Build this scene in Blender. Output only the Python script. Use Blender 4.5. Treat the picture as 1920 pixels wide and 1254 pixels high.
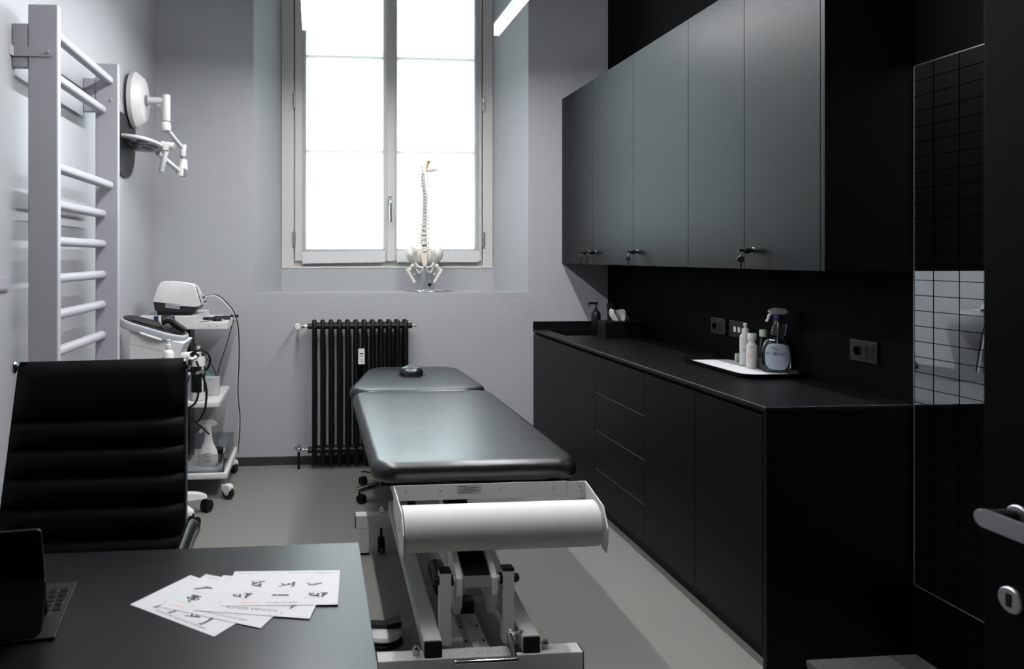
import bpy, bmesh, math, random
from mathutils import Matrix, Vector
random.seed(7)
PI = math.pi
SC = bpy.context.scene
COL = SC.collection
for o in list(bpy.data.objects): bpy.data.objects.remove(o)

# ------------------------------------------------------------------ camera
FPX, YAW, HC = 1374.0, math.radians(5.2), 1.44
PPX, PPY = 590 + FPX*math.tan(YAW), 480.0
cam_d = bpy.data.cameras.new('camera'); cam = bpy.data.objects.new('camera', cam_d); COL.objects.link(cam)
cam.location = (0, 0, HC); cam.rotation_euler = (PI/2, 0, -YAW)
cam_d.sensor_width = 36; cam_d.lens = FPX/1920*36
cam_d.shift_x = (960-PPX)/1920; cam_d.shift_y = -(627-PPY)/1920
cam_d.clip_start = .02; cam_d.clip_end = 100
cam_d.dof.use_dof = True; cam_d.dof.focus_distance = 4.3; cam_d.dof.aperture_fstop = 6.3
SC.camera = cam
# ------------------------------------------------------------------ light
SC.view_settings.view_transform = 'Standard'; SC.view_settings.look = 'None'
SC.view_settings.gamma = 1; SC.view_settings.use_curve_mapping = False
SC.view_settings.exposure = 0.0
SKY, LED = 10.0, 208.0
w = bpy.data.worlds.new('overcast_sky'); SC.world = w; w.use_nodes = True
bg = w.node_tree.nodes['Background']; bg.inputs[0].default_value = (.82, .95, 1, 1); bg.inputs[1].default_value = SKY
pl = bpy.data.lights.new('window_portal', 'AREA'); pl.shape = 'RECTANGLE'; pl.size = 1.5; pl.size_y = 2.4
pl.cycles.is_portal = True
po = bpy.data.objects.new('window_portal', pl); COL.objects.link(po)
po.location = (.55, 5.59, 2.52); po.rotation_euler = (-PI/2, 0, 0)
try:
    cy = SC.cycles
    cy.use_denoising = True; cy.denoiser = 'OPENIMAGEDENOISE'
    cy.max_bounces = 10; cy.diffuse_bounces = 5; cy.glossy_bounces = 5; cy.transparent_max_bounces = 12; cy.transmission_bounces = 8
    cy.sample_clamp_indirect = 4
except Exception as e: print(e)

# ------------------------------------------------------------------ measuring helpers
_c, _s = math.cos(YAW), math.sin(YAW)
def ray(x, y):
    a, b = (x-PPX)/FPX, -(y-PPY)/FPX
    return Vector((_c*a+_s, _c-_s*a, b))
def P(x, y, Y):                     # a measured photo point at a known distance from the camera wall
    d = ray(x, y); t = Y/d.y; return Vector((d.x*t, Y, HC+d.z*t))
def PX(x, Y): return P(x, 480, Y).x
def PZ(y, Y, x=590): return P(x, y, Y).z
def F(x, y, Z=0.0):
    d = ray(x, y); t = (Z-HC)/d.z; return Vector((d.x*t, d.y*t, Z))

# ------------------------------------------------------------------ materials
def mat(name, col, rough=.5, metal=0, spec=.5, scale=30, amt=.05, bump=0, stretch=(1,1,1), **kw):
    m = bpy.data.materials.new(name); m.use_nodes = True
    nt = m.node_tree; b = nt.nodes['Principled BSDF']; N = nt.nodes.new; L = nt.links.new
    b.inputs['Metallic'].default_value = metal; b.inputs['Roughness'].default_value = rough
    b.inputs['Specular IOR Level'].default_value = spec
    tc = N('ShaderNodeTexCoord'); mp = N('ShaderNodeMapping'); mp.inputs['Scale'].default_value = stretch
    L(tc.outputs['Object'], mp.inputs['Vector'])
    nz = N('ShaderNodeTexNoise'); nz.inputs['Scale'].default_value = scale; nz.inputs['Detail'].default_value = 4
    L(mp.outputs[0], nz.inputs['Vector'])
    mx = N('ShaderNodeMix'); mx.data_type = 'RGBA'
    lo = [max(0, c*(1-amt)) for c in col]+[1]; hi = [min(1, c*(1+amt)) for c in col]+[1]
    mx.inputs[6].default_value = lo; mx.inputs[7].default_value = hi
    L(nz.outputs['Fac'], mx.inputs[0]); L(mx.outputs[2], b.inputs['Base Color'])
    if rough > .08:
        mr = N('ShaderNodeMapRange'); mr.inputs['To Min'].default_value = rough*.88; mr.inputs['To Max'].default_value = min(1, rough*1.12)
        L(nz.outputs['Fac'], mr.inputs['Value']); L(mr.outputs[0], b.inputs['Roughness'])
    if bump:
        bp = N('ShaderNodeBump'); bp.inputs['Strength'].default_value = bump; bp.inputs['Distance'].default_value = .004
        L(nz.outputs['Fac'], bp.inputs['Height']); L(bp.outputs[0], b.inputs['Normal'])
    for k, v in kw.items(): b.inputs[k.replace('_', ' ')].default_value = v
    return m
M = {}
M['wall'] = mat('grey_wall_paint', (.425,.437,.455), .62, scale=5, amt=.035, bump=.25)
M['black_wall'] = mat('black_wall_paint', (.0010,.00105,.0012), .65, spec=.05, scale=8, amt=.1, bump=.1)
M['front_wall'] = mat('dark_grey_paint', (.02,.02,.022), .6, spec=.2, scale=6)
M['ceil'] = mat('ceiling_paint', (.75,.75,.76), .7, scale=6)
M['floor'] = mat('grey_resin_floor', (.215,.206,.192), .42, spec=.45, scale=3, amt=.05, bump=.04)
M['plinth'] = mat('dark_baseboard', (.035,.034,.033), .5)
M['lam'] = mat('black_matt_laminate', (.0016,.0018,.0020), .40, spec=.15, scale=120, amt=.06, bump=.02)
M['counter'] = mat('black_worktop_laminate', (.003,.0033,.0036), .42, spec=.35, scale=140, amt=.06, bump=.02)
M['desk'] = mat('black_desk_laminate', (.0012,.0014,.0016), .33, spec=.40, scale=140, amt=.06, bump=.01)
M['leather'] = mat('black_bed_leatherette', (.004,.0045,.005), .34, spec=.95, scale=14, amt=.2, bump=.2, stretch=(.35,2.2,1))
M['chairleather'] = mat('black_chair_leather', (.0016,.0016,.0018), .55, spec=.08, scale=60, amt=.15, bump=.1)
M['wmetal'] = mat('white_powder_coat', (.66,.655,.64), .35, scale=60, amt=.03, bump=.03)
M['wplastic'] = mat('white_plastic', (.74,.74,.73), .35, scale=40, amt=.02)
M['ladder'] = mat('light_grey_lacquer', (.44,.44,.475), .36, scale=20, amt=.03, bump=.05, stretch=(1,1,.2))
M['winpaint'] = mat('ivory_window_paint', (.66,.645,.62), .4, scale=12, amt=.03, bump=.06)
M['chrome'] = mat('chrome', (.75,.76,.78), .12, 1, scale=20, amt=.02)
M['steel'] = mat('satin_steel', (.42,.425,.44), .42, 1, scale=60, amt=.05)
M['brass'] = mat('nickel_brass', (.6,.55,.45), .25, 1)
M['black'] = mat('black_plastic', (.003,.003,.0035), .4, spec=.3, scale=50, amt=.1)
M['rubber'] = mat('black_rubber', (.003,.003,.003), .6, spec=.2, scale=50, amt=.1)
M['dgrey'] = mat('dark_grey_plastic', (.016,.018,.019), .45, spec=.3, scale=50)
M['mgrey'] = mat('mid_grey_plastic', (.26,.27,.28), .45, scale=50)
M['silver'] = mat('silver_plastic', (.42,.44,.46), .3, scale=50)
M['radiator'] = mat('black_radiator_enamel', (.003,.003,.0034), .45, spec=.3, scale=40, amt=.1, bump=.05)
M['bone'] = mat('bone_white', (.80,.78,.72), .45, scale=45, amt=.05, bump=.1)
M['nerve'] = mat('nerve_yellow', (.62,.33,.05), .45)
M['disc'] = mat('disc_olive', (.10,.10,.055), .5)
M['red'] = mat('artery_red', (.35,.03,.03), .4)
M['paper'] = mat('white_card', (.60,.60,.61), .6, scale=40, amt=.01)
M['rollpaper'] = mat('white_paper_roll', (.66,.655,.645), .75, scale=90, amt=.015, bump=.05)
M['ink'] = mat('black_ink', (.03,.035,.04), .6)
M['greyink'] = mat('grey_ink', (.35,.35,.37), .6)
M['redink'] = mat('orange_red_ink', (.75,.16,.08), .6)
M['tissue'] = mat('white_tissue', (.78,.78,.78), .8, scale=60, amt=.02, bump=.1)
M['blue'] = mat('navy_blue_plastic', (.012,.022,.09), .4)
M['ltblue'] = mat('pale_blue_label', (.42,.47,.58), .5, scale=6, amt=.15)
M['green'] = mat('pale_green_cap', (.46,.56,.42), .4)
M['teal'] = mat('teal_plastic', (.08,.2,.17), .4)
M['plank'] = mat('grey_step_laminate', (.052,.052,.054), .5, scale=30, amt=.08, stretch=(6,1,1))
M['plank2'] = mat('dark_grey_step_laminate', (.026,.026,.028), .5, scale=30, amt=.08, stretch=(6,1,1))
M['screen'] = mat('tablet_black', (.003,.003,.0035), .35, spec=.2, scale=20)
M['lens'] = mat('lamp_lens_grey', (.07,.075,.08), .25)
M['keysteel'] = mat('dark_key_steel', (.10,.10,.11), .3, 1)
M['line'] = mat('grid_line_black', (.0004,.0004,.0004), .8, spec=0)
M['doorblack'] = mat('black_door_laminate', (.001,.0011,.0012), .6, spec=.05, scale=100, amt=.06)
M['key'] = mat('key_black', (.008,.008,.009), .45, spec=.3)
def simple(name):
    m = bpy.data.materials.new(name); m.use_nodes = True; nt = m.node_tree
    for n in list(nt.nodes):
        if n.type != 'OUTPUT_MATERIAL': nt.nodes.remove(n)
    return m, nt, nt.nodes['Material Output']
def glassy(name, tint, rough, refl):
    m, nt, out = simple(name); N = nt.nodes.new; L = nt.links.new
    tr = N('ShaderNodeBsdfTransparent'); tr.inputs[0].default_value = tint
    gl = N('ShaderNodeBsdfGlossy'); gl.inputs['Roughness'].default_value = rough
    fr = N('ShaderNodeLayerWeight'); fr.inputs[0].default_value = refl
    mx = N('ShaderNodeMixShader'); L(fr.outputs['Fresnel'], mx.inputs[0]); L(tr.outputs[0], mx.inputs[1]); L(gl.outputs[0], mx.inputs[2])
    L(mx.outputs[0], out.inputs[0]); return m
M['glass'] = glassy('window_glass', (.95,.97,.96,1), .02, .25)
M['acrylic'] = glassy('clear_acrylic', (.80,.82,.83,1), .05, .45)
M['clear'] = glassy('clear_bottle_plastic', (.70,.74,.77,1), .06, .5)
m, nt, out = simple('sheer_curtain'); N = nt.nodes.new; L = nt.links.new
tl = N('ShaderNodeBsdfTranslucent'); tl.inputs[0].default_value = (.62,.62,.62,1)
df = N('ShaderNodeBsdfDiffuse'); df.inputs[0].default_value = (.72,.72,.72,1)
tp = N('ShaderNodeBsdfTransparent')
wv = N('ShaderNodeTexNoise'); wv.inputs['Scale'].default_value = 400
mr = N('ShaderNodeMapRange'); mr.inputs['To Min'].default_value = .42; mr.inputs['To Max'].default_value = .56
L(wv.outputs['Fac'], mr.inputs['Value'])
a1 = N('ShaderNodeMixShader'); a1.inputs[0].default_value = .45; L(tl.outputs[0], a1.inputs[1]); L(df.outputs[0], a1.inputs[2])
a2 = N('ShaderNodeMixShader'); L(mr.outputs[0], a2.inputs[0]); L(a1.outputs[0], a2.inputs[1]); L(tp.outputs[0], a2.inputs[2])
L(a2.outputs[0], out.inputs[0]); M['curtain'] = m
M['hem'] = mat('curtain_hem', (.72,.72,.72), .8, scale=200, amt=.03, bump=.05)
m, nt, out = simple('led_diffuser'); em = nt.nodes.new('ShaderNodeEmission')
em.inputs[0].default_value = (.98,.98,1,1); em.inputs[1].default_value = LED; nt.links.new(em.outputs[0], out.inputs[0]); M['led'] = m
m, nt, out = simple('mirror_glass'); N = nt.nodes.new; L = nt.links.new
gl = N('ShaderNodeBsdfGlossy'); gl.inputs['Roughness'].default_value = .012
nz = N('ShaderNodeTexNoise'); nz.inputs['Scale'].default_value = 6
mx = N('ShaderNodeMix'); mx.data_type = 'RGBA'; mx.inputs[6].default_value = (.70,.73,.74,1); mx.inputs[7].default_value = (.74,.77,.78,1)
L(nz.outputs['Fac'], mx.inputs[0]); L(mx.outputs[2], gl.inputs[0]); L(gl.outputs[0], out.inputs[0]); M['mirror'] = m

# ------------------------------------------------------------------ mesh builder
def catmull(pts, k):
    pts = [Vector(p) for p in pts]
    if k <= 1 or len(pts) < 3: return pts
    out = []
    for i in range(len(pts)-1):
        p0 = pts[max(i-1, 0)]; p1 = pts[i]; p2 = pts[i+1]; p3 = pts[min(i+2, len(pts)-1)]
        for j in range(k):
            t = j/k
            out.append(.5*((2*p1)+(p2-p0)*t+(2*p0-5*p1+4*p2-p3)*t*t+(3*p1-p0-3*p2+p3)*t**3))
    out.append(pts[-1]); return out
def frame_of(d):
    d = Vector(d).normalized(); a = Vector((0,0,1)) if abs(d.z) < .9 else Vector((1,0,0))
    u = d.cross(a).normalized(); return u, d.cross(u).normalized()
class MB:
    def __init__(s, M=None): s.bm = bmesh.new(); s.M = M; s.bev = False
    def v(s, p):
        p = Vector(p); return s.bm.verts.new(s.M @ p if s.M else p)
    def face(s, vs):
        try: return s.bm.faces.new(vs)
        except ValueError: return None
    def poly(s, pts): s.face([s.v(p) for p in pts]); return s
    def box(s, x0, x1, y0, y1, z0, z1, bev=0, seg=2):
        V = [s.v(p) for p in ((x0,y0,z0),(x1,y0,z0),(x1,y1,z0),(x0,y1,z0),(x0,y0,z1),(x1,y0,z1),(x1,y1,z1),(x0,y1,z1))]
        fs = [s.face([V[i] for i in q]) for q in ((3,2,1,0),(4,5,6,7),(0,1,5,4),(1,2,6,5),(2,3,7,6),(3,0,4,7))]
        if bev:
            es = list({e for f in fs for e in f.edges})
            s.bev = True; bmesh.ops.bevel(s.bm, geom=es, offset=bev, segments=seg, affect='EDGES', profile=.5, clamp_overlap=True)
        return s
    def rings(s, rings, cap0=True, cap1=True, closed=False):
        R = [[s.v(p) for p in r] for r in rings]; n = len(R[0]); m = len(R)
        for i in range(m if closed else m-1):
            a, b = R[i], R[(i+1) % m]
            for j in range(n): s.face([a[j], a[(j+1)%n], b[(j+1)%n], b[j]])
        if not closed:
            if cap0: s.face(R[0][::-1])
            if cap1: s.face(R[-1])
        return s
    def cyl(s, p0, p1, r, r2=None, n=16, bev=0, sx=1):
        p0, p1 = Vector(p0), Vector(p1); r2 = r if r2 is None else r2; d = p1-p0; u, w = frame_of(d)
        L = d.length; st = [(0, r), (1, r2)]
        if bev: b = bev/L; st = [(0, r-bev), (b*.3, r-bev*.3), (b, r), (1-b, r2), (1-b*.3, r2-bev*.3), (1, r2-bev)]
        return s.rings([[p0+d*t+u*(rr*sx*math.cos(2*PI*k/n))+w*(rr*math.sin(2*PI*k/n)) for k in range(n)] for t, rr in st])
    def tube(s, pts, r, n=8, k=6, closed=False, flat=1):
        pts = catmull(pts, k); rings = []; u = None
        for i, p in enumerate(pts):
            d = (pts[min(i+1, len(pts)-1)]-pts[max(i-1, 0)])
            if d.length < 1e-9: continue
            d.normalize()
            if u is None: u, _ = frame_of(d)
            u = (u-d*u.dot(d)); u = u.normalized() if u.length > 1e-6 else frame_of(d)[0]
            w = d.cross(u); rr = r(i/(len(pts)-1)) if callable(r) else r
            rings.append([p+u*(rr*math.cos(2*PI*j/n))+w*(rr*flat*math.sin(2*PI*j/n)) for j in range(n)])
        return s.rings(rings, closed=closed)
    def lathe(s, prof, o=(0,0,0), axis=(0,0,1), n=24, sx=1, sy=1, rot=0):
        o = Vector(o); ax = Vector(axis).normalized()
        if abs(ax.z) > .999: u, w = Vector((1,0,0)), Vector((0,1,0))
        else: u, w = frame_of(ax)
        return s.rings([[o+ax*z+u*(r*sx*math.cos(2*PI*k/n+rot))+w*(r*sy*math.sin(2*PI*k/n+rot)) for k in range(n)] for r, z in prof])
    def ball(s, c, r, n=14, m=8):
        c = Vector(c); r = Vector(r) if hasattr(r, '__len__') else Vector((r, r, r))
        return s.rings([[c+Vector((r.x*math.sin(a)*math.cos(2*PI*k/n), r.y*math.sin(a)*math.sin(2*PI*k/n), -r.z*math.cos(a))) for k in range(n)]
                        for a in [PI*(i+.15)/(m+.3) for i in range(m+1)]])
    def prism(s, pts, d, bev=0, seg=2):                # polygon of 3D points swept along the vector d
        d = Vector(d); a = [s.v(p) for p in pts]; b = [s.v(Vector(p)+d) for p in pts]; n = len(a)
        fs = [s.face(a[::-1]), s.face(b)]+[s.face([a[i], a[(i+1)%n], b[(i+1)%n], b[i]]) for i in range(n)]
        if bev:
            es = list({e for f in fs if f for e in f.edges})
            s.bev = True; bmesh.ops.bevel(s.bm, geom=es, offset=bev, segments=seg, affect='EDGES', profile=.5, clamp_overlap=True)
        return s
    def pad(s, x0, x1, y0, y1, z0, z1, rc, re, crown=0, n=6, shape=None):   # upholstered slab: rounded plan, rounded edges
        def ring(ins, z):
            r = max(rc-ins, .003); out = []
            for cx, cy, a0 in ((x1-ins-r, y1-ins-r, 0), (x0+ins+r, y1-ins-r, 1), (x0+ins+r, y0+ins+r, 2), (x1-ins-r, y0+ins+r, 3)):
                for k in range(n+1):
                    a = (a0+k/n)*PI/2; p = Vector((cx+r*math.cos(a), cy+r*math.sin(a), z)); out.append(shape(p) if shape else p)
            return out
        rg = [ring(re*.8, z0)]
        for k in range(4): a = k/3*PI/2; rg.append(ring(re*.6*(1-math.sin(a)), z0+re*.6*(1-math.cos(a))))
        for k in range(6): a = k/5*PI/2; rg.append(ring(re*(1-math.cos(a)), z1-re+re*math.sin(a)))
        hw = min(x1-x0, y1-y0)/2
        for f in (.3, .55, .8): rg.append(ring(re+(hw-re)*f, z1+crown*math.sin(f*PI/2)))
        return s.rings(rg)
    def stroke(s, pts, wd, z=0):                       # flat printed line in the local XY plane
        for a, b in zip(pts, pts[1:]):
            a, b = Vector((*a, z)), Vector((*b, z)); d = b-a
            if d.length < 1e-7: continue
            q = Vector((-d.y, d.x, 0)).normalized()*wd/2
            s.poly([a-q, b-q, b+q, a+q])
        return s
    def disc(s, c, r, z=0, n=10): s.poly([(c[0]+r*math.cos(2*PI*k/n), c[1]+r*math.sin(2*PI*k/n), z) for k in range(n)]); return s
    def text(s, body, size, T, align='LEFT', bold=0):
        cu = bpy.data.curves.new('t', 'FONT'); cu.body = body; cu.size = size; cu.align_x = align; cu.resolution_u = 3
        cu.offset = bold
        ob = bpy.data.objects.new('t', cu); COL.objects.link(ob)
        dg = bpy.context.evaluated_depsgraph_get(); me = bpy.data.meshes.new_from_object(ob.evaluated_get(dg))
        X = s.M @ T if s.M else T
        me.transform(X); s.bm.from_mesh(me)
        bpy.data.objects.remove(ob); bpy.data.curves.remove(cu); bpy.data.meshes.remove(me); return s
BASE = {}
def link(name, mb, mm, parent=None, base=None, smooth=38, fix=True):
    me = bpy.data.meshes.new(name)
    if fix: bmesh.ops.recalc_face_normals(mb.bm, faces=mb.bm.faces)
    mb.bm.to_mesh(me); mb.bm.free()
    o = bpy.data.objects.new(name, me); COL.objects.link(o)
    if parent: b = BASE[parent.name]; o.parent = parent
    else: b = Vector(base) if base else Vector((0,0,0)); o.location = b
    me.transform(Matrix.Translation(-b)); BASE[o.name] = b
    me.materials.append(M[mm])
    if mb.bev:
        wn = o.modifiers.new('weighted_normals', 'WEIGHTED_NORMAL'); wn.keep_sharp = True; wn.weight = 100
    if smooth: me.shade_smooth(); me.set_sharp_from_angle(angle=math.radians(smooth))
    return o
def part(name, mb, mm, parent, label=None, smooth=38, kind=None):
    o = link(name, mb, mm, parent, smooth=smooth)
    if label: o['label'] = label
    if kind: o['kind'] = kind
    return o
def tag(o, label, cat, group=None):
    o['label'] = label; o['category'] = cat
    if group: o['group'] = group
    return o
def thing(name, label, cat, base, group=None):
    o = bpy.data.objects.new(name, None); COL.objects.link(o); o.location = base; o.empty_display_size = .1
    BASE[o.name] = Vector(base); return tag(o, label, cat, group)
def solo(name, mb, mm, label, cat, base, group=None, smooth=38): return tag(link(name, mb, mm, None, base, smooth), label, cat, group)
def struct(name, mb, mm, base=(0,0,0), smooth=38):
    o = link(name, mb, mm, None, base, smooth); o['kind'] = 'structure'; return o
def structroot(name, base):
    o = bpy.data.objects.new(name, None); COL.objects.link(o); o.location = base; BASE[o.name] = Vector(base); o['kind'] = 'structure'; return o
def again(o, d=(0,0,0), parent=None):                  # the same piece once more, moved by d
    c = o.copy(); COL.objects.link(c); c.location = o.location+Vector(d); c.parent = parent or o.parent
    BASE[c.name] = BASE[o.name]; return c
def tree(o, parent=None):
    c = o.copy(); COL.objects.link(c); BASE[c.name] = BASE[o.name]
    if parent: c.parent = parent
    for ch in [x for x in bpy.data.objects if x.parent == o]: tree(ch, c)
    return c
def T(x, y, z): return Matrix.Translation((x, y, z))
def axes(o, u, v, n=None):                             # matrix from an origin and two axes
    u = Vector(u).normalized(); v = Vector(v).normalized(); n = Vector(n).normalized() if n else u.cross(v)
    m = Matrix((u, v, n)).transposed().to_4x4(); m.translation = Vector(o); return m
# ================================================================== the room
XL, XR, YB, YF, ZC = -1.08, 2.10, 5.10, -1.2, 4.1
struct('floor', MB().box(XL-.2, XR+.2, YF-.2, YB+.48, -.1, 0), 'floor')
struct('ceiling', MB().box(XL-.2, XR+.2, YF-.2, YB+.48, ZC, ZC+.1), 'ceil')
struct('wall_left', MB().box(XL-.2, XL, YF-.2, YB+.48, 0, ZC), 'wall')
struct('wall_right', MB().box(XR, XR+.2, YF-.2, YB+.48, 0, ZC), 'black_wall')
struct('wall_front', MB().box(XL, XR, YF-.2, YF, 0, ZC), 'front_wall')
struct('wall_passage', MB().box(1.20, XR, YF, .34, 0, ZC), 'front_wall')
# back wall with the deep splayed window niche
nx0, nx1, nz0, nz1 = -.418, 1.514, 1.183, 3.80
wx0, wx1, wz0, yN = -.247, 1.352, 1.355, 5.47
b = MB(); V = b.v; YO = 5.58
A = [(XL, 0), (XR, 0), (XR, ZC), (XL, ZC)]; B = [(nx0, nz0), (nx1, nz0), (nx1, nz1), (nx0, nz1)]
C_ = [(wx0, nz0), (wx1, nz0), (wx1, nz1-.05), (wx0, nz1-.05)]; D_ = [(wx0, wz0), (wx1, wz0), (wx1, nz1-.05), (wx0, nz1-.05)]
fr = [V((x, YB, z)) for x, z in A]; ni = [V((x, YB, z)) for x, z in B]; nb = [V((x, yN, z)) for x, z in C_]
h0, h1 = V((wx0, yN, wz0)), V((wx1, yN, wz0)); g0, g1 = V((wx0, YO, wz0)), V((wx1, YO, wz0))
g2, g3 = V((wx1, YO, nz1-.05)), V((wx0, YO, nz1-.05)); bo = [V((x, YO, z)) for x, z in A]
for i in range(4): b.face([fr[i], fr[(i+1)%4], ni[(i+1)%4], ni[i]])
b.face([ni[0], ni[1], nb[1], nb[0]]); b.face([ni[1], ni[2], nb[2], h1, nb[1]]); b.face([ni[2], ni[3], nb[3], nb[2]]); b.face([ni[3], ni[0], nb[0], h0, nb[3]])
b.face([nb[0], nb[1], h1, h0]); b.face([h0, h1, g1, g0]); b.face([h1, nb[2], g2, g1]); b.face([nb[2], nb[3], g3, g2]); b.face([nb[3], h0, g0, g3])
gg = [g0, g1, g2, g3]
for i in range(4): b.face([bo[i], bo[(i+1)%4], gg[(i+1)%4], gg[i]]); b.face([fr[i], fr[(i+1)%4], bo[(i+1)%4], bo[i]])
struct('wall_back', b, 'wall', smooth=0)
struct('baseboard_back', MB().box(XL, 1.55, YB-.012, YB, 0, .058, .002), 'plinth')
struct('baseboard_left', MB().box(XL, XL+.012, YF, YB-.012, 0, .058, .002), 'plinth')

# ------------------------------------------------------------------ window
yf = 5.475
W = structroot('window_1', (.55, yf, wz0))
zt = nz1-.06
def X_(x): return PX(x, yf)
part('window_frame', MB().box(wx0+.002, X_(551), yf, yf+.10, wz0, zt, .004), 'winpaint', W)
part('window_frame', MB().box(X_(905), wx1-.002, yf, yf+.10, wz0, zt, .004), 'winpaint', W)
part('window_frame', MB().box(X_(551), X_(905), yf+.02, yf+.10, wz0, PZ(490, yf)+.02, .004), 'winpaint', W)
part('window_frame', MB().box(X_(548), X_(563), yf+.0455, yf+.10, wz0, zt, .002), 'winpaint', W)
part('window_frame', MB().box(X_(893), X_(908), yf+.0455, yf+.10, wz0, zt, .002), 'winpaint', W)
part('window_frame', MB().box(X_(551), X_(905), yf, yf+.10, zt-.05, zt, .004), 'winpaint', W)
part('sill_trim', MB().box(wx0+.003, wx1-.003, yf-.012, yf+.02, wz0-.006, wz0+.008, .003), 'winpaint', W)
zs = PZ(489, yf)
def sash(xa, xb, ga, gb):
    zg = PZ(466, yf)
    f = MB(); y0, y1 = yf-.012, yf+.045
    f.box(xa, ga, y0, y1, zs, zt-.06, .005); f.box(gb, xb, y0, y1, zs, zt-.06, .005)
    f.box(ga, gb, y0, y1, zs, zg, .005); f.box(ga, gb, y0, y1, zt-.13, zt-.06, .005)
    s = part('sash', f, 'winpaint', W)
    bars = [PZ(283, yf), PZ(105, yf), PZ(105, yf)+(PZ(105, yf)-PZ(283, yf))]
    for z in bars[:2]: part('glazing_bar', MB().box(ga, gb, yf+.005, yf+.04, z-.011, z+.011, .004), 'winpaint', s)
    zz = [zg]+bars[:2]+[zt-.13]
    for q, r in zip(zz, zz[1:]): part('pane', MB().box(ga, gb, yf+.022, yf+.028, q+.004, r-.004), 'glass', s, smooth=0)
    return s
s1 = sash(X_(553), X_(731), X_(575), X_(718)); s2 = sash(X_(736), X_(903), X_(745), X_(888))
part('meeting_batten', MB().box(X_(725), X_(740), yf-.03, yf-.011, zs-.002, zt-.06, .004), 'winpaint', W)
part('meeting_bead', MB().box(X_(741), X_(744), yf-.02, yf-.011, zs+.004, zt-.06, .002), 'winpaint', W)
for x, xo in ((551.5, 0), (906, 0)):
    for y in (448, 190):
        z = PZ(y, yf); h = MB(); q = X_(x)
        h.cyl((q, yf-.018, z-.058), (q, yf-.018, z-.002), .0085, bev=.002, n=12); h.cyl((q, yf-.018, z+.002), (q, yf-.018, z+.058), .0085, bev=.002, n=12)
        h.box(q-.012, q+.012, yf-.016, yf-.004, z-.05, z+.05, .002)
        part('hinge', h, 'steel', W, 'grey steel window hinge')
z0 = PZ(373, yf); z1 = PZ(417, yf); q = X_(730.5)
part('handle_plate', MB().box(q-.013, q+.013, yf-.036, yf-.029, z0-.05, z0+.02, .004), 'chrome', W)
part('window_handle', MB().tube([(q, yf-.034, z0), (q, yf-.06, z0+.004), (q, yf-.085, z0-.012), (q, yf-.09, z0-.05), (q, yf-.088, z0-.11), (q+.002, yf-.084, z1)], .0095, n=10), 'chrome', W, 'chrome window handle pointing down')
# sheer curtains on the sashes
def curtain(xa, xb, side, skew, ph):
    n = 40; ya = yf-.02; zb, zh, ztop = PZ(470.5, ya), PZ(491.5, ya), zt-.1
    r = random.Random(ph)
    def yw(u, z): return ya-.003-.004*math.sin(u*9+ph)*(.4+.6*min(1, (z-zh)))-.002*math.sin(u*23+z*3+ph)
    c = MB(); R = []
    for j in range(15):
        R.append([c.v((xa+(xb-xa)*i/n, yw(i/n*6, zb+(ztop-zb)*j/14), zb+(ztop-zb)*j/14+(skew*(1-i/n) if j == 0 else 0))) for i in range(n+1)])
    for j in range(14):
        for i in range(n): c.face([R[j][i], R[j][i+1], R[j+1][i+1], R[j+1][i]])
    o = solo('sheer_curtain', c, 'curtain', 'white sheer curtain over the %s window sash' % side, 'curtain', ((xa+xb)/2, ya, zh), 'white sheer curtains', smooth=180)
    hm = MB(); R = []
    for dy in (0, .003):
        R.append([[hm.v((xa+(xb-xa)*i/n, yw(i/n*6, zz)-.002-dy, zz+skew*(1-i/n))) for i in range(n+1)] for zz in (zh, zb+.004)])
    for i in range(n):
        a, b2 = R
        hm.face([a[0][i], a[0][i+1], a[1][i+1], a[1][i]]); hm.face([b2[0][i], b2[0][i+1], b2[1][i+1], b2[1][i]])
        for k in (0, 1): hm.face([a[k][i], a[k][i+1], b2[k][i+1], b2[k][i]])
    part('hem', hm, 'hem', o, smooth=60)
    part('curtain_rod', MB().cyl((xa-.005, ya-.004, ztop), (xb+.005, ya-.004, ztop), .005), 'wmetal', o)
curtain(X_(567), X_(721.5), 'left', -.010, 3); curtain(X_(743), X_(897), 'right', 0, 9)

# ------------------------------------------------------------------ hanging light bars
def light_bar(x, label):
    z, ya, yb = 2.80, 1.65, 4.37
    t = thing('light_bar', label, 'light', (x, (ya+yb)/2, z), 'hanging light bars')
    h = MB(); h.box(x-.0175, x-.0145, ya, yb, z-.016, z+.05, .001); h.box(x+.0145, x+.0175, ya, yb, z-.016, z+.05, .001); h.box(x-.0145, x+.0145, ya, yb, z+.02, z+.05)
    part('housing', h, 'wmetal', t)
    part('diffuser', MB().box(x-.0142, x+.0142, ya+.003, yb-.003, z-.0205, z-.012), 'led', t, smooth=0)
    for e, y0, y1 in ((0, yb-.003, yb+.002), (1, ya-.002, ya+.003)): part('end_cap', MB().box(x-.0175, x+.0175, y0, y1, z-.016, z+.05, .001), 'wplastic', t)
    for y in (2.1, 3.9): part('suspension_wire', MB().cyl((x, y, z+.05), (x, y, ZC), .0015, n=6), 'steel', t)
light_bar(-.055, 'white linear lamp hanging in front of the left window sash')
light_bar(1.10, 'white linear lamp hanging by the right reveal of the window')

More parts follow.
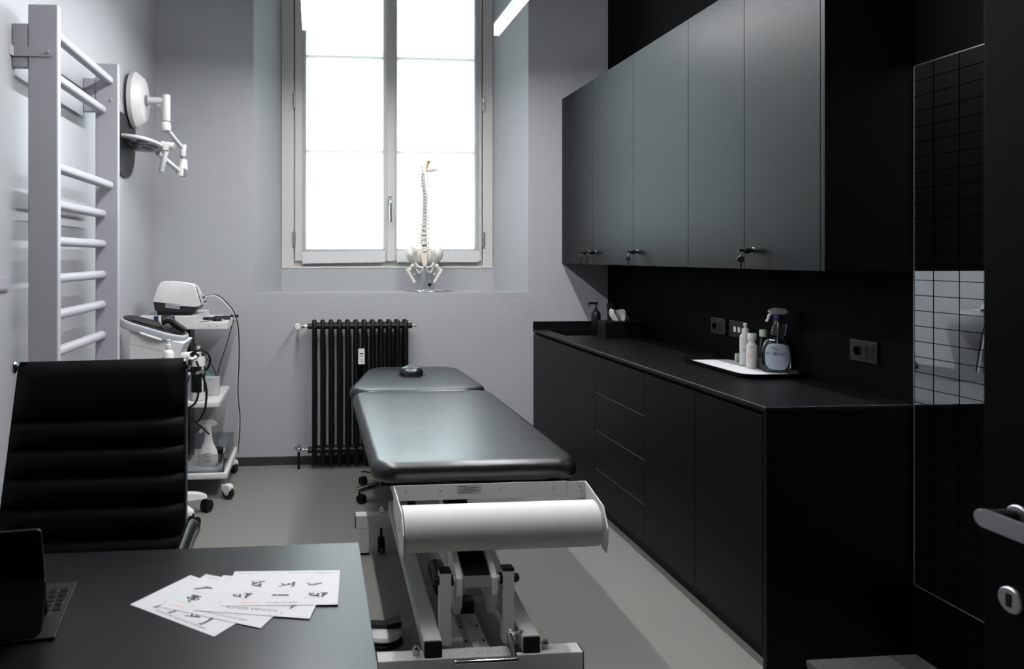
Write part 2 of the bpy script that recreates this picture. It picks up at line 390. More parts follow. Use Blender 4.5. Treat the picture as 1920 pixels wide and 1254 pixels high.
# ------------------------------------------------------------------ wall cabinets
XU, UZ0, UZ1 = 1.76, 1.387, 2.56
ub = [5.098, 4.523, 3.922, 3.321, 2.867, 2.412]
def lock(d, y, z, key=True):
    l = MB(); l.lathe([(.0105,0),(.0105,.004),(.007,.006),(.007,.014),(.0125,.019),(.013,.034),(.010,.042),(.004,.044)], (XU, y, z), (-1,0,0), 16)
    o = part('lock_knob', l, 'black', d, 'black lock knob'); 
    part('lock_ring', MB().lathe([(.0125,0),(.0125,.003),(.009,.0045)], (XU, y, z), (-1,0,0), 16), 'chrome', d)
    k = MB(); x = XU-.050
    k.box(XU-.062, XU-.042, y-.0012, y+.0012, z-.006, z+.006, .0008)
    k.tube([(x-.006, y+.009*math.cos(a), z-.014+.011*math.sin(a)) for a in [i*PI/6 for i in range(12)]], .0013, n=6, k=2, closed=True)
    k.lathe([(.002,-.0012),(.0125,-.0012),(.0135,0),(.0125,.0012),(.002,.0012)], (x-.006, y, z-.036), (.45,1,0), 14)
    k.box(x-.009, x-.003, y-.001, y+.001, z-.080, z-.046, .0005)
    part('key', k, 'keysteel', d, 'metal keys hanging from the lock')
def wall_cabinet(edges, locks, label, end=False):
    ya, yb = edges[0], edges[-1]
    t = thing('wall_cabinet', label, 'cabinet', (1.93, (ya+yb)/2, UZ0), 'black wall cabinets')
    e = .02 if end else 0
    c = MB(); c.box(XU+.021, XR-.001, yb-e, ya, UZ0+.002, UZ0+.02, .001); c.box(XU+.021, XR-.001, yb-e, ya, UZ1-.02, UZ1-.002, .001)
    c.box(XU+.021, XR-.001, yb+.0005, yb+.018, UZ0+.02, UZ1-.02); c.box(XU+.021, XR-.001, ya-.018, ya-.0005, UZ0+.02, UZ1-.02)
    c.box(XR-.012, XR-.002, yb+.018, ya-.018, UZ0+.02, UZ1-.02)
    part('body', c, 'lam', t)
    if end: part('end_panel', MB().box(XU+.0005, XR-.001, yb-.022, yb-.0012, UZ0, UZ1, .001), 'lam', t)
    for (a, b_), lk in zip(zip(edges, edges[1:]), locks):
        d = part('door', MB().box(XU, XU+.0195, b_+.0012, a-.0012, UZ0, UZ1, .0012), 'lam', t)
        if lk is not None: lock(d, lk, 1.463)
wall_cabinet(ub[:3], (4.575, 4.462), 'tall matt black wall cabinet nearest the window, two doors with two keys')
wall_cabinet(ub[2:4], (3.865,), 'single-door matt black wall cabinet with one key, middle of the row')
wall_cabinet(ub[3:], (None, 2.80), 'matt black two-door wall cabinet nearest the mirror, above the spray bottles', True)

# ------------------------------------------------------------------ base cabinets
XBf = 1.55
bb = [5.098, 4.523, 3.945, 3.332, 2.873, 2.415]
def base_cabinet(ya, yb, label, doors=1, drawers=0, end=False):
    t = thing('base_cabinet', label, 'cabinet', (1.82, (ya+yb)/2, 0), 'black base cabinets')
    e = .0
    c = MB(); c.box(XBf+.021, XR-.001, yb+.0005, yb+.018, .09, .878); c.box(XBf+.021, XR-.001, ya-.018, ya-.0005, .09, .878)
    c.box(XBf+.021, XR-.001, yb+.018, ya-.018, .09, .108); c.box(XR-.012, XR-.002, yb+.018, ya-.018, .108, .878)
    part('body', c, 'lam', t)
    part('plinth', MB().box(XBf+.05, XBf+.066, yb+.0005, ya-.0005, 0, .089), 'lam', t)
    if end:
        part('end_panel', MB().box(XBf+.0005, XR-.001, yb-.0215, yb-.0012, 0, .9075, .001), 'lam', t)
    if drawers:
        zz = [.082, .268, .478, .688, .885]
        for a, b_ in zip(zz, zz[1:]): part('drawer', MB().box(XBf, XBf+.0195, yb+.0012, ya-.0012, a+.0025, b_-(.0005 if b_ > .8 else .004), .0012), 'lam', t); b_ < .8 and part('drawer_edge', MB().box(XBf-.0006, XBf+.018, yb+.002, ya-.002, b_-.0039, b_-.0019), 'steel', t, 'thin bright drawer edge')
    else: part('door', MB().box(XBf, XBf+.0195, yb+.0012, ya-.0012, .0845, .885, .0012), 'lam', t)
base_cabinet(bb[0], bb[1], 'black base cabinet in the window corner, under the sink')
base_cabinet(bb[1], bb[2], 'black one-door base cabinet between the corner one and the drawers')
base_cabinet(bb[2], bb[3], 'black base cabinet with four drawers', drawers=4)
base_cabinet(bb[3], bb[4], 'narrow black base cabinet right beside the drawers, one door')
base_cabinet(bb[4], bb[5], 'black base cabinet at the near end of the row, by the mirror', end=True)
# worktop with sink opening
sx0, sx1, sy0, sy1 = 1.63, 2.03, 4.66, 5.03
wt = MB(); zt0, zt1 = .908, .92
outer = [(XBf-.004, 2.39), (XR-.001, 2.39), (XR-.001, 5.099), (XBf-.004, 5.099)]; inner = [(sx0, sy0), (sx1, sy0), (sx1, sy1), (sx0, sy1)]
R = [[wt.v((x, y, z)) for x, y in q] for q, z in ((outer, zt0), (outer, zt1-.002), ([(a+.002*(1 if i in (0,3) else -1), b_+.002*(1 if i < 2 else -1)) for i, (a, b_) in enumerate(outer)], zt1), (inner, zt1), (inner, zt0))]
for a, b_ in zip(R, R[1:]+R[:1]):
    for i in range(4): wt.face([a[i], a[(i+1)%4], b_[(i+1)%4], b_[i]])
t = thing('worktop', 'long thin matt black worktop over the base cabinets', 'worktop', (1.82, 3.7, .908))
part('top', wt, 'counter', t)
part('upstand', MB().box(XBf-.003, XR-.001, 5.085, 5.099, .9202, .975, .001), 'counter', t)
part('support_rail', MB().box(XBf+.03, XBf+.05, 2.42, 5.09, .886, .9075), 'black', t)
s = MB(); o_ = .0005
def rr(x0, x1, y0, y1, z): return [(x0, y0, z), (x1, y0, z), (x1, y1, z), (x0, y1, z)]
s.rings([rr(sx0+.001, sx1-.001, sy0+.001, sy1-.001, .9195), rr(sx0+.004, sx1-.004, sy0+.004, sy1-.004, .9195), rr(sx0+.012, sx1-.012, sy0+.012, sy1-.012, .80), rr(sx0+.17, sx1-.17, sy0+.16, sy1-.16, .797)], cap0=False)
solo('sink', s, 'black', 'black basin sunk into the far end of the worktop', 'sink', (1.83, 4.85, .797))

# ------------------------------------------------------------------ things on the worktop
def soap(x, y, h, r, label):
    t = thing('soap_dispenser', label, 'dispenser', (x, y, .92))
    part('bottle', MB().lathe([(r*.9,0),(r,.004),(r,h*.62),(r*.8,h*.70),(r*.4,h*.74),(r*.4,h*.8)], (x, y, .92), n=20), 'black', t)
    p = MB(); p.cyl((x, y, .92+h*.8), (x, y, .92+h*.95), .005); p.box(x-.05, x+.012, y-.008, y+.008, .92+h*.93, .92+h, .004)
    p.cyl((x-.046, y, .92+h*.94), (x-.048, y, .92+h*.86), .004)
    part('pump', p, 'black', t)
soap(1.862, 4.72, .215, .03, 'slim black soap pump behind the left end of the tissue box')
t = thing('canister', 'black lidded canister behind the white tissue', 'canister', (1.975, 4.71, .92))
part('body', MB().lathe([(.036,0),(.039,.004),(.039,.16),(.036,.165)], (1.975, 4.71, .92), n=24), 'black', t)
part('lid', MB().lathe([(.041,.165),(.042,.17),(.042,.2),(.038,.205)], (1.975, 4.71, .92), n=24), 'black', t)
tx0, tx1, ty0, ty1, th = 1.825, 2.078, 4.47, 4.605, .106
t = thing('tissue_box', 'black tissue box with a white tissue standing out of its top', 'tissue box', (1.94, 4.54, .92))
part('box', MB().box(tx0, tx1, ty0, ty1, .9205, .92+th, .003), 'black', t)
part('slot', MB().lathe([(.03,0),(.031,.001),(.029,.0015)], (1.945, 4.535, .92+th), n=20, sx=2, sy=.6), 'dgrey', t)
ts = MB(); R = []
rn = random.Random(4)
for j in range(7):
    f = j/6; ww = .035+.045*math.sin(f*1.9); row = []
    for i in range(13):
        u = i/12*2-1
        row.append(ts.v((1.945+u*ww+.012*f*math.sin(u*5), 4.535+.012*math.sin(u*7+f*3)+.02*f*u, .92+th-.004+f*.076*(1-.35*u*abs(u)-.3*u*u)+.005*math.sin(u*11)*f)))
    R.append(row)
for j in range(6):
    for i in range(12): ts.face([R[j][i], R[j][i+1], R[j+1][i+1], R[j+1][i]])
R2 = [[ts.v((v.co.x+.004, v.co.y+.02-.012*(j/6), v.co.z-.004)) for v in row] for j, row in enumerate(R)]
for j in range(6):
    for i in range(12): ts.face([R2[j][i], R2[j][i+1], R2[j+1][i+1], R2[j+1][i]])
for i in range(12): ts.face([R[6][i], R[6][i+1], R2[6][i+1], R2[6][i]])
part('tissue', ts, 'tissue', t, smooth=80)
# tray
ax0, ax1, ay0, ay1 = 1.80, 2.085, 2.93, 3.50
def rrect(x0, x1, y0, y1, r, z, n=6):
    return [(cx+r*math.cos((a+k/n)*PI/2), cy+r*math.sin((a+k/n)*PI/2), z) for cx, cy, a in ((x1-r,y1-r,0),(x0+r,y1-r,1),(x0+r,y0+r,2),(x1-r,y0+r,3)) for k in range(n+1)]
t = thing('tray', 'black rounded tray lined with white paper on the worktop', 'tray', (1.94, 3.21, .92))
tr = MB(); g = lambda i, z: rrect(ax0+i, ax1-i, ay0+i, ay1-i, .06-i*.5, z)
tr.rings([g(.016,.9205), g(.003,.934), g(-.002,.941), g(.002,.9415), g(.022,.9245)])
part('rim', tr, 'black', t)
part('paper_liner', MB().rings([g(.024,.9248), g(.024,.9262)]), 'paper', t, 'white paper liner')
zt = .9265
def bottle(name, x, y, label, prof, mm, cap=None, capm='wplastic', sx=1, sy=1, rot=0, cat='bottle'):
    t = thing(name, label, cat, (x, y, zt))
    part('body', MB(T(x,y,zt) @ Matrix.Rotation(rot,4,'Z')).lathe(prof, n=28, sx=sx, sy=sy), mm, t)
    if cap: part('cap', MB().lathe(cap, (x, y, zt), n=24), capm, t)
    return t
def lab(x, y): p = F(x, y, zt); return p.x, p.y
x, y = lab(1398, 685)
t = bottle('squeeze_bottle', x, y, 'tall white squeeze bottle with a pull cap, far left on the tray', [(.022,0),(.026,.004),(.026,.128),(.024,.142),(.016,.150)], 'wplastic', [(.0165,.149),(.0165,.172),(.008,.175),(.008,.186),(.0105,.188),(.0105,.196),(.006,.199)], sx=1.05, sy=.8)
view = Vector((-x, -y, 0)).normalized(); side = Vector((-view.y, view.x, 0))
def label_on(t, x, y, r, z0, z1, a0, a1, mm, name='label', n=10, sx=1, sy=1, lab=None):
    th = math.atan2(view.y, view.x); m_ = MB(); R = [[m_.v((x+r*sx*math.cos(th+a0+(a1-a0)*i/n), y+r*sy*math.sin(th+a0+(a1-a0)*i/n), zt+z)) for i in range(n+1)] for z in (z0, z1)]
    for i in range(n): m_.face([R[0][i], R[0][i+1], R[1][i+1], R[1][i]])
    return part(name, m_, mm, t, lab, smooth=80)
def curved(t, x, y, r, fn, mm, name):                # flat print wrapped round a bottle: fn draws with X along the arc and Y up
    b_ = MB(); fn(b_); th = math.atan2(view.y, view.x)
    bmesh.ops.triangulate(b_.bm, faces=b_.bm.faces)
    for v in b_.bm.verts:
        a = th+v.co.x/r; v.co = (x+r*math.cos(a), y+r*math.sin(a), zt+v.co.y)
    return part(name, b_, mm, t, smooth=0)
curved(t, x, y, .0275, lambda b_: (b_.stroke([(-.004+.006*math.cos(a*PI/5), .075+.006*math.sin(a*PI/5)) for a in range(11)], .002), b_.stroke([(.003, .075), (.010, .075)], .003), b_.stroke([(.009, .080), (.009, .070)], .002)), 'ink', 'print')
curved(t, x, y, .0276, lambda b_: [b_.stroke([(.004, .082-k*.005), (.020, .082-k*.005)], .0015) for k in range(4)], 'redink', 'print')
x, y = lab(1410, 690); view = Vector((-x, -y, 0)).normalized()
t = bottle('lotion_bottle', x, y, 'short white bottle with a white screw cap and orange print, on the tray', [(.022,0),(.0255,.005),(.0255,.085),(.023,.106),(.015,.118),(.0145,.128)], 'wplastic', [(.0185,.126),(.0195,.128),(.0195,.156),(.0175,.159)], 'wplastic')
curved(t, x, y, .0258, lambda b_: [b_.stroke([(.004, .082-k*.0035), (.022, .082-k*.0035)], .0011) for k in range(13) if k != 6], 'greyink', 'print')
curved(t, x, y, .0259, lambda b_: (b_.stroke([(-.018, .070), (-.006, .070)], .002), b_.stroke([(-.018, .052), (-.005, .052)], .004), b_.stroke([(-.016, .057), (-.016, .066)], .003), b_.stroke([(-.007, .057), (-.006, .066)], .003), b_.stroke([(-.018, .036), (-.012, .036)], .0025)), 'redink', 'print')
curved(t, x, y, .0259, lambda b_: b_.stroke([(-.010, .098), (.008, .098)], .002), 'ink', 'print')
x, y = lab(1431, 692)
t = bottle('clear_bottle', x, y, 'slim clear bottle with a pale green cap, on the tray', [(.020,0),(.023,.004),(.024,.09),(.020,.118),(.014,.140),(.014,.150)], 'clear', [(.0155,.148),(.016,.150),(.016,.176),(.014,.179)], 'green', sx=1, sy=.8)
x, y = lab(1448, 682)
t = bottle('gel_bottle', x, y, 'white bottle mostly hidden behind the big spray bottle', [(.02,0),(.022,.004),(.022,.12),(.012,.14),(.012,.15)], 'wplastic', [(.010,.148),(.010,.176),(.008,.178)], 'wplastic')
x, y = lab(1383, 678)
t = thing('tape_roll', 'small green and white tape roll at the far edge of the tray', 'tape', (x, y, zt))
part('roll', MB().lathe([(.009,-.009),(.0205,-.009),(.0205,.009),(.009,.009),(.009,-.009)], (x, y, zt+.021), (-.9,.3,0), 22), 'green', t)
part('core', MB().lathe([(.004,-.010),(.0088,-.010),(.0088,.010),(.004,.010),(.004,-.010)], (x, y, zt+.021), (-.9,.3,0), 18), 'wplastic', t)
# big spray bottle: flattened body, finger-grip neck, trigger head
x, y = lab(1457, 697); view = Vector((-x, -y, 0)).normalized(); th = math.atan2(view.y, view.x)
t = thing('spray_bottle', 'large clear spray bottle with a pale blue printed label, front of the tray', 'spray bottle', (x, y, zt))
MS = T(x, y, zt) @ Matrix.Rotation(th+PI/2, 4, 'Z') @ Matrix.Diagonal((1,1,.90,1))
b_ = MB(MS); prof = [(.054,0,0),(.062,.005,0),(.064,.06,0),(.061,.11,0),(.052,.145,0),(.038,.168,.004)]
prof += [(.031+.003*(k % 2), .178+.008*k, .006+.001*k) for k in range(9)]+[(.016,.252,.004),(.015,.262,.004)]
b_.rings([[Vector((ox+r*math.cos(2*PI*k/32), min(r*.62, .034)*math.sin(2*PI*k/32), z)) for k in range(32)] for r, z, ox in prof])
part('bottle', b_, 'clear', t)
l_ = MB(MS); out = []
for k in range(29):
    a = k/28*2*PI; ex = .047*math.copysign(abs(math.cos(a))**.55, math.cos(a)); ez = .079+.064*math.copysign(abs(math.sin(a))**.7, math.sin(a)); out.append((ex, ez))
def bodyy(ex, ez):
    rx = .064 if ez < .06 else .064-(ez-.06)*.10 if ez < .11 else .059-(ez-.11)*.24
    return -(min(rx*.62, .034)*math.sqrt(max(0, 1-(ex/rx)**2))+.0016)
l_.rings([[(ex*f, bodyy(ex*f, .079+(ez-.079)*f), .079+(ez-.079)*f) for ex, ez in out[:28]] for f in (1, .84, .68, .52, .36, .2, .02)], cap0=False)
lb = part('label', l_, 'ltblue', t, 'pale blue label', smooth=80)
def onbody(fn, mm, dy=.0012):
    q = MB(); fn(q); bmesh.ops.triangulate(q.bm, faces=q.bm.faces)
    for v in q.bm.verts: v.co.y += .010; v.co = MS @ Vector((v.co.x, bodyy(v.co.x, v.co.y)-dy, v.co.y))
    part('print', q, mm, lb, smooth=0)
onbody(lambda q: (q.text('Eti', .017, T(-.043,.078,0)), q.text('X', .024, T(-.0175,.075,0), bold=.0004), q.text('liquid', .017, T(-.002,.078,0)), q.text('Medi', .012, T(-.026,.108,0)), q.text('San', .011, T(-.010,.098,0))), 'ink')
onbody(lambda q: [q.stroke([(-.036+.004*(k % 2), zz), (.034-.006*(k % 3), zz)], .0013) for k, zz in enumerate((.070, .066, .038, .034, .030, .026, .022))], 'greyink')
onbody(lambda q: (q.stroke([(.013+.014*math.cos(a*PI/8), .104+.011*math.sin(a*PI/8)) for a in range(13, 28)], .0008)), 'greyink')
onbody(lambda q: q.disc((0, .052), .0065, n=16), 'paper', .0008)
onbody(lambda q: (q.stroke([(-.005, .052), (.005, .052)], .002), q.stroke([(0, .047), (0, .057)], .002), q.stroke([(-.0475, .085), (-.0455, .085)], .004)), 'redink')
part('collar', MB(MS).cyl((.004,0,.258), (.004,0,.280), .0185, n=24, bev=.002), 'blue', t, 'navy blue collar')
h_ = MB(MS); h_.prism([(.045,-.013,.300),(.032,-.013,.314),(-.012,-.013,.316),(-.034,-.013,.306),(-.038,-.013,.292),(-.022,-.013,.290),(-.016,-.013,.282),(.022,-.013,.282),(.040,-.013,.288)], (0,.026,0), .006, 3)
hd = part('trigger_head', h_, 'wplastic', t, 'white trigger head')
g_ = MB(MS); g_.tube([(-.020,0,.289),(-.032,0,.276),(-.034,0,.262),(-.042,0,.246)], .006, n=8); part('trigger', g_, 'wplastic', hd)
part('dip_tube', MB(MS).tube([(.004,0,.262),(.002,0,.15),(-.008,0,.02)], .003, n=6), 'wplastic', t)

# ------------------------------------------------------------------ wall sockets on the black wall
def plate(x0, x1, y0, y1, label, n):
    p0 = ray(x0, y0); Y0 = p0.y*XR/p0.x; p1 = ray(x1, y1); Y1 = p1.y*XR/p1.x
    return Y1, Y0
def socket(ya, yb, zc, kind, label):
    t = thing('wall_socket', label, 'socket', (XR, (ya+yb)/2, zc), 'black sockets on the wall above the worktop')
    part('plate', MB().box(XR-.009, XR-.0005, ya, yb, zc-.042, zc+.042, .004), 'counter', t)
    w_ = yb-ya; cy_ = (ya+yb)/2
    if kind == 'usb':
        for d in (-.018, .018):
            part('usb_port', MB().box(XR-.0115, XR-.008, cy_+d-.010, cy_+d+.010, zc-.013, zc+.013, .001), 'wplastic', t, 'white port insert')
    else:
        q = cy_+w_*.22
        o = part('round_socket', MB().lathe([(.020,.000),(.020,.0025),(.0175,.003),(.0165,-.004),(.002,-.004)], (XR-.009, q, zc), (-1,0,0), 24), 'black', t)
        for d in (-.0095, .0095): part('contact_hole', MB().cyl((XR-.0062, q+d, zc), (XR-.0052, q+d, zc), .0025, n=10), 'steel', o)
        for k in ((0, 1) if kind == 'double' else (0,)):
            q = cy_-w_*(.10+.2*k)
            part('module', MB().box(XR-.0105, XR-.0085, q-.010, q+.010, zc-.022, zc+.022, .001), 'black', t)
            if kind == 'double':
                for dz in (-.013, 0, .013): part('contact_hole', MB().cyl((XR-.0112, q, zc+dz), (XR-.0103, q, zc+dz), .0026, n=10), 'rubber', t)
socket(3.573, 3.714, 1.075, 'single', 'black wall socket left of the two white ports')
socket(3.395, 3.540, 1.075, 'usb', 'black wall plate with two white ports behind the bottles')
socket(2.556, 2.698, 1.075, 'double', 'black wall socket at the near end, beside the mirror')

# ------------------------------------------------------------------ posture mirror with printed grid
my0, my1, mz0, mz1 = 1.79, 2.385, .292, 2.103
t = thing('posture_mirror', 'tall frameless mirror with a black square grid on the dark wall', 'mirror', (XR, (my0+my1)/2, mz0))
part('mirror_glass', MB().box(XR-.010, XR-.004, my0, my1, mz0, mz1), 'mirror', t, smooth=0)
e = MB(); xx = XR-.0105
for a in ((my0-.0025, my0, mz0, mz1), (my1, my1+.0025, mz0, mz1), (my0, my1, mz0-.0025, mz0), (my0, my1, mz1, mz1+.0025)): e.box(XR-.012, XR-.002, *a)
part('edge_trim', e, 'steel', t, smooth=0)
gv = None
for k in range(6):
    y = my1-.080-.1*k
    if y < my0+.02: break
    if gv is None: gv = part('grid_line', MB().box(XR-.0108, XR-.0099, y-.0012, y+.0012, mz0, mz1), 'line', t, smooth=0); y0_ = y
    else: again(gv, (0, y-y0_, 0))
gh = None
for k in range(1, 34):
    z = mz1-.0533*k
    if gh is None: gh = part('grid_line', MB().box(XR-.0107, XR-.0099, my0, my1, z-.0012, z+.0012), 'line', t, smooth=0); z0_ = z
    else: again(gh, (0, 0, z-z0_))
# ------------------------------------------------------------------ open door at the right edge
dx = 1.15
D = structroot('door_1', (dx+.022, .38, 0))
part('leaf', MB().box(dx, dx+.044, .36, 1.166, .008, 2.30, .002), 'doorblack', D)
yl, zl = 1.107, 1.011
part('rose', MB().lathe([(.0225,0),(.0225,.003),(.0205,.005),(.0145,.005)], (dx, yl-.006, zl-.002), (-1,0,0), 28), 'steel', D, 'satin steel rose')
h = MB(); h.cyl((dx-.006, yl, zl), (dx-.056, yl, zl), .0125, n=20)
hd = part('lever_handle', h, 'dgrey', D, 'lever handle with a dark neck')
n_ = 12; pr = [(dx-.052, yl+.014*math.cos(a), zl+.0140*math.sin(a)) for a in [(-.5+i/n_)*PI for i in range(n_+1)]]+[(dx-.052, yl-.13+.014*math.cos(a), zl+.0140*math.sin(a)) for a in [(.5+i/n_)*PI for i in range(n_+1)]]
part('lever_bar', MB().prism(pr, (-.011, 0, 0), .002, 2), 'steel', hd)
es = part('escutcheon', MB().lathe([(.021,0),(.021,.005),(.019,.007),(.0085,.007)], (dx, yl+.006, .871), (-1,0,0), 28), 'steel', D, 'round satin steel keyhole cover')
part('keyhole', MB().box(dx-.0085, dx-.006, yl+.001, yl+.011, .860, .882, .003), 'rubber', es)
for z in (.25, 1.2, 2.1): part('hinge', MB().cyl((dx-.004, .36, z-.04), (dx-.004, .36, z+.04), .008, n=10, bev=.002), 'steel', D)
# ------------------------------------------------------------------ low grey step
t = thing('step_platform', 'low grey wooden step by the dark end panel at the bottom right', 'step', (1.685, 1.85, 0))
sy0_, sy1_ = 1.55, 2.124
for i, (a, b_) in enumerate(((1.504, 1.655), (1.656, 1.773), (1.774, 1.866))):
    part('plank', MB().box(a, b_, sy0_, sy1_, .182, .2, .0015), 'plank2' if i == 2 else 'plank', t, ['wide grey board', 'middle grey board', 'darker grey board'][i])
part('side_board', MB().box(1.506, 1.522, sy0_+.002, sy1_-.002, 0, .1815, .0015), 'plank', t)
part('side_board', MB().box(1.848, 1.864, sy0_+.002, sy1_-.002, 0, .1815, .0015), 'plank', t)
part('back_board', MB().box(1.523, 1.847, sy1_-.018, sy1_-.002, .02, .1815, .0015), 'plank', t)
# ================================================================== left side: wall bars
px0, px1, pyn, pyf, pw, ptop = -1.024, -.920, 2.73, 3.54, .036, 2.345
t = thing('wall_bars', 'tall light grey gymnastic wall bars on the left wall', 'wall bars', (-.97, 3.15, 0))
po_ = part('post', MB().box(px0, px1, pyn, pyn+pw, 0, ptop, .006, 3), 'ladder', t); again(po_, (0, pyf-pyn, 0))
for z in (2.196, .55):
    s_ = part('spacer_block', MB().box(XL+.0005, px0, pyn+.002, pyn+pw-.002, z-.079, z+.079, .005), 'ladder', t); again(s_, (0, pyf-pyn, 0))
def oval(x, z, w_, h_): return lambda y: [(x+w_*math.copysign(abs(math.cos(a))**.8, math.cos(a)), y, z+h_*math.copysign(abs(math.sin(a))**.8, math.sin(a))) for a in [2*PI*k/20 for k in range(20)]]
rz = [2.263, 2.126, 1.772, 1.638, 1.497, 1.353, 1.213, 1.070, .93, .79, .65, .51, .37, .23]
r0 = None
for i, z in enumerate(rz):
    dx_ = .033 if i in (0, 2) else 0
    if r0 is None:
        g = oval(-.995+.033, z, .021, .0195); r0 = part('rung', MB().rings([g(pyn+pw-.001), g(pyf+.001)]), 'ladder', t)
    else: again(r0, (dx_-.033, 0, z-rz[0]))
zb = 2.172
st = MB(); st.prism([(-1.070,pyn-.0045,zb-.017)]+[(-.950+.017*math.cos(a),pyn-.0045,zb+.017*math.sin(a)) for a in [(-.5+k/8)*PI for k in range(9)]]+[(-1.070,pyn-.0045,zb+.017)], (0,.0043,0), .001)
st.prism([(-1.070, pyn-.0045, zb-.017), (-1.079, pyn-.018, zb-.014), (-1.079, pyn-.018, zb+.026), (-1.070, pyn-.0045, zb+.017)], (0, .0035, 0), .001)
s_ = part('wall_strap', st, 'ladder', t, 'metal strap with bolt')
bolt = MB().lathe([(.0075,0),(.0075,.002),(.0065,.006),(.003,.0085)], (-.952, pyn-.0045, zb), (0,-1,0), 14)
bo_ = part('bolt', bolt, 'ladder', t); again(bo_, (.0, pyf-pyn+.004, .0))
# light switch
t = thing('light_switch', 'flat light grey switch plate on the left wall', 'switch', (XL, 2.63, 1.345))
part('plate', MB().box(XL+.0005, XL+.010, 2.575, 2.69, 1.318, 1.372, .003), 'ladder', t)
part('rocker', MB().box(XL+.010, XL+.013, 2.60, 2.665, 1.325, 1.365, .002), 'ladder', t)

# ------------------------------------------------------------------ wall-mounted examination lamp
LY = 4.41
t = thing('examination_lamp', 'white examination lamp on a jointed arm, in the back left corner', 'lamp', (XL, LY, 2.35))
cz = P(243, 188, LY).z
part('wall_plate', MB().prism([(XL+.001, 4.26+.245*math.copysign(abs(math.cos(a))**.8, math.cos(a)), 2.12+(.235*math.sin(a) if math.sin(a) < 0 else .12*math.sin(a)**.3)) for a in [2*PI*k/28 for k in range(28)]], (.012, 0, 0), .002), 'dgrey', t, 'dark grey rounded wall plate')
part('wall_mount', MB().lathe([(.150,.0145),(.162,.020),(.163,.045),(.158,.051),(.128,.086),(.120,.090),(.02,.091)], (XL, LY, cz), (1,0,0), 48), 'wplastic', t, smooth=30)
ar0 = Vector((XL+.09, LY, cz)); ax = P(311, 188, LY).x
part('collar', MB().cyl(ar0+Vector((-.002,0,0)), ar0+Vector((.016,0,0)), .031, bev=.003, n=24), 'mgrey', t)
part('arm', MB().cyl(ar0+Vector((.014,0,0)), (ax-.015, LY, cz), .0215, n=20), 'wplastic', t)
za, zb_ = P(311, 178, LY).z, P(311, 228, LY).z
part('elbow_post', MB().cyl((ax, LY, zb_), (ax, LY, za), .0255, bev=.004, n=24), 'wplastic', t)
part('elbow_fin', MB().prism([(ax-.02, LY-.008, cz-.02), (ax-.06, LY-.008, cz-.02), (ax-.045, LY-.008, cz-.034), (ax-.02, LY-.008, cz-.045)], (0,.016,0), .003), 'wplastic', t)
k1 = P(310.5, 238, LY)
part('knuckle', MB().tube([k1+Vector((0,0,.026)), k1+Vector((0,-.002,.0)), k1+Vector((.002,-.004,-.026))], lambda f: .026+.006*math.sin(f*PI), n=16, k=5), 'wplastic', t)
k2 = P(342, 278, LY+.22)
part('arm', MB().cyl(k1+Vector((.012,.01,-.02)), k2, .0135, n=16), 'wplastic', t)
k3 = P(344, 290, LY+.22); k4 = P(341, 322, LY+.21)
kk = MB(); kk.cyl(k2+Vector((.006,0,.024)), k3+Vector((-.006,0,-.012)), .020, bev=.004, n=18); part('knuckle', kk, 'wplastic', t)
part('knuckle_ring', MB().cyl(k3+Vector((0,0,-.03)), k3+Vector((0,0,-.012)), .017, n=16), 'mgrey', t)
kk = MB(); kk.tube([k3+Vector((0,0,-.03)), (k3+k4)/2+Vector((0,0,-.01)), k4+Vector((0,0,.0)), k4+Vector((-.004,0,-.026))], lambda f: .021+.014*math.sin(min(1, f*1.1)*PI*.55), n=16, k=5); part('knuckle', kk, 'wplastic', t)
kd = MB().cyl(k4+Vector((.012,-.03,-.008)), k4+Vector((.014,-.012,-.008)), .028, n=22, bev=.003); part('joint_cover', kd, 'mgrey', t)
hc = P(258, 269, 4.30)
part('arm', MB().cyl(k4+Vector((-.01,0,0)), Vector((hc.x+.10, 4.36, hc.z-.045)), .0145, n=16), 'wplastic', t)
MH = Matrix.Translation(hc) @ Matrix.Rotation(math.radians(-8), 4, 'X') @ Matrix.Rotation(math.radians(7), 4, 'Y')
hd = part('lamp_head', MB(MH).lathe([(.02,.026),(.10,.022),(.138,.012),(.147,.004),(.147,-.004),(.141,-.009),(.137,-.007)], n=48), 'wplastic', t, 'round white lamp head')
part('lens_plate', MB(MH).lathe([(.137,-.0065),(.02,-.0075),(.001,-.0075)], n=48), 'mgrey', hd)
for k in range(7):
    a = k/6*2*PI; q = (0, 0) if k == 6 else (.082*math.cos(a), .082*math.sin(a))
    part('lens', MB(MH @ T(q[0], q[1], -.0078)).lathe([(.034,0),(.034,-.002),(.024,-.0035),(.002,-.004)], n=22), 'lens', hd)
yk = MB(MH); yk.cyl((.13,0,.010), (.205,0,.010), .022, n=18, bev=.004); yk.box(.148,.180,-.022,.022,-.024,.014,.005); part('yoke', yk, 'wplastic', hd)
part('end_disc', MB(MH).cyl((.203,0,.010), (.210,0,.010), .017, n=18), 'mgrey', hd)
part('grip', MB(MH).cyl((.164,0,-.024), (.156,-.006,-.150), .0155, n=12, bev=.003), 'silver', hd, 'grey hanging grip')

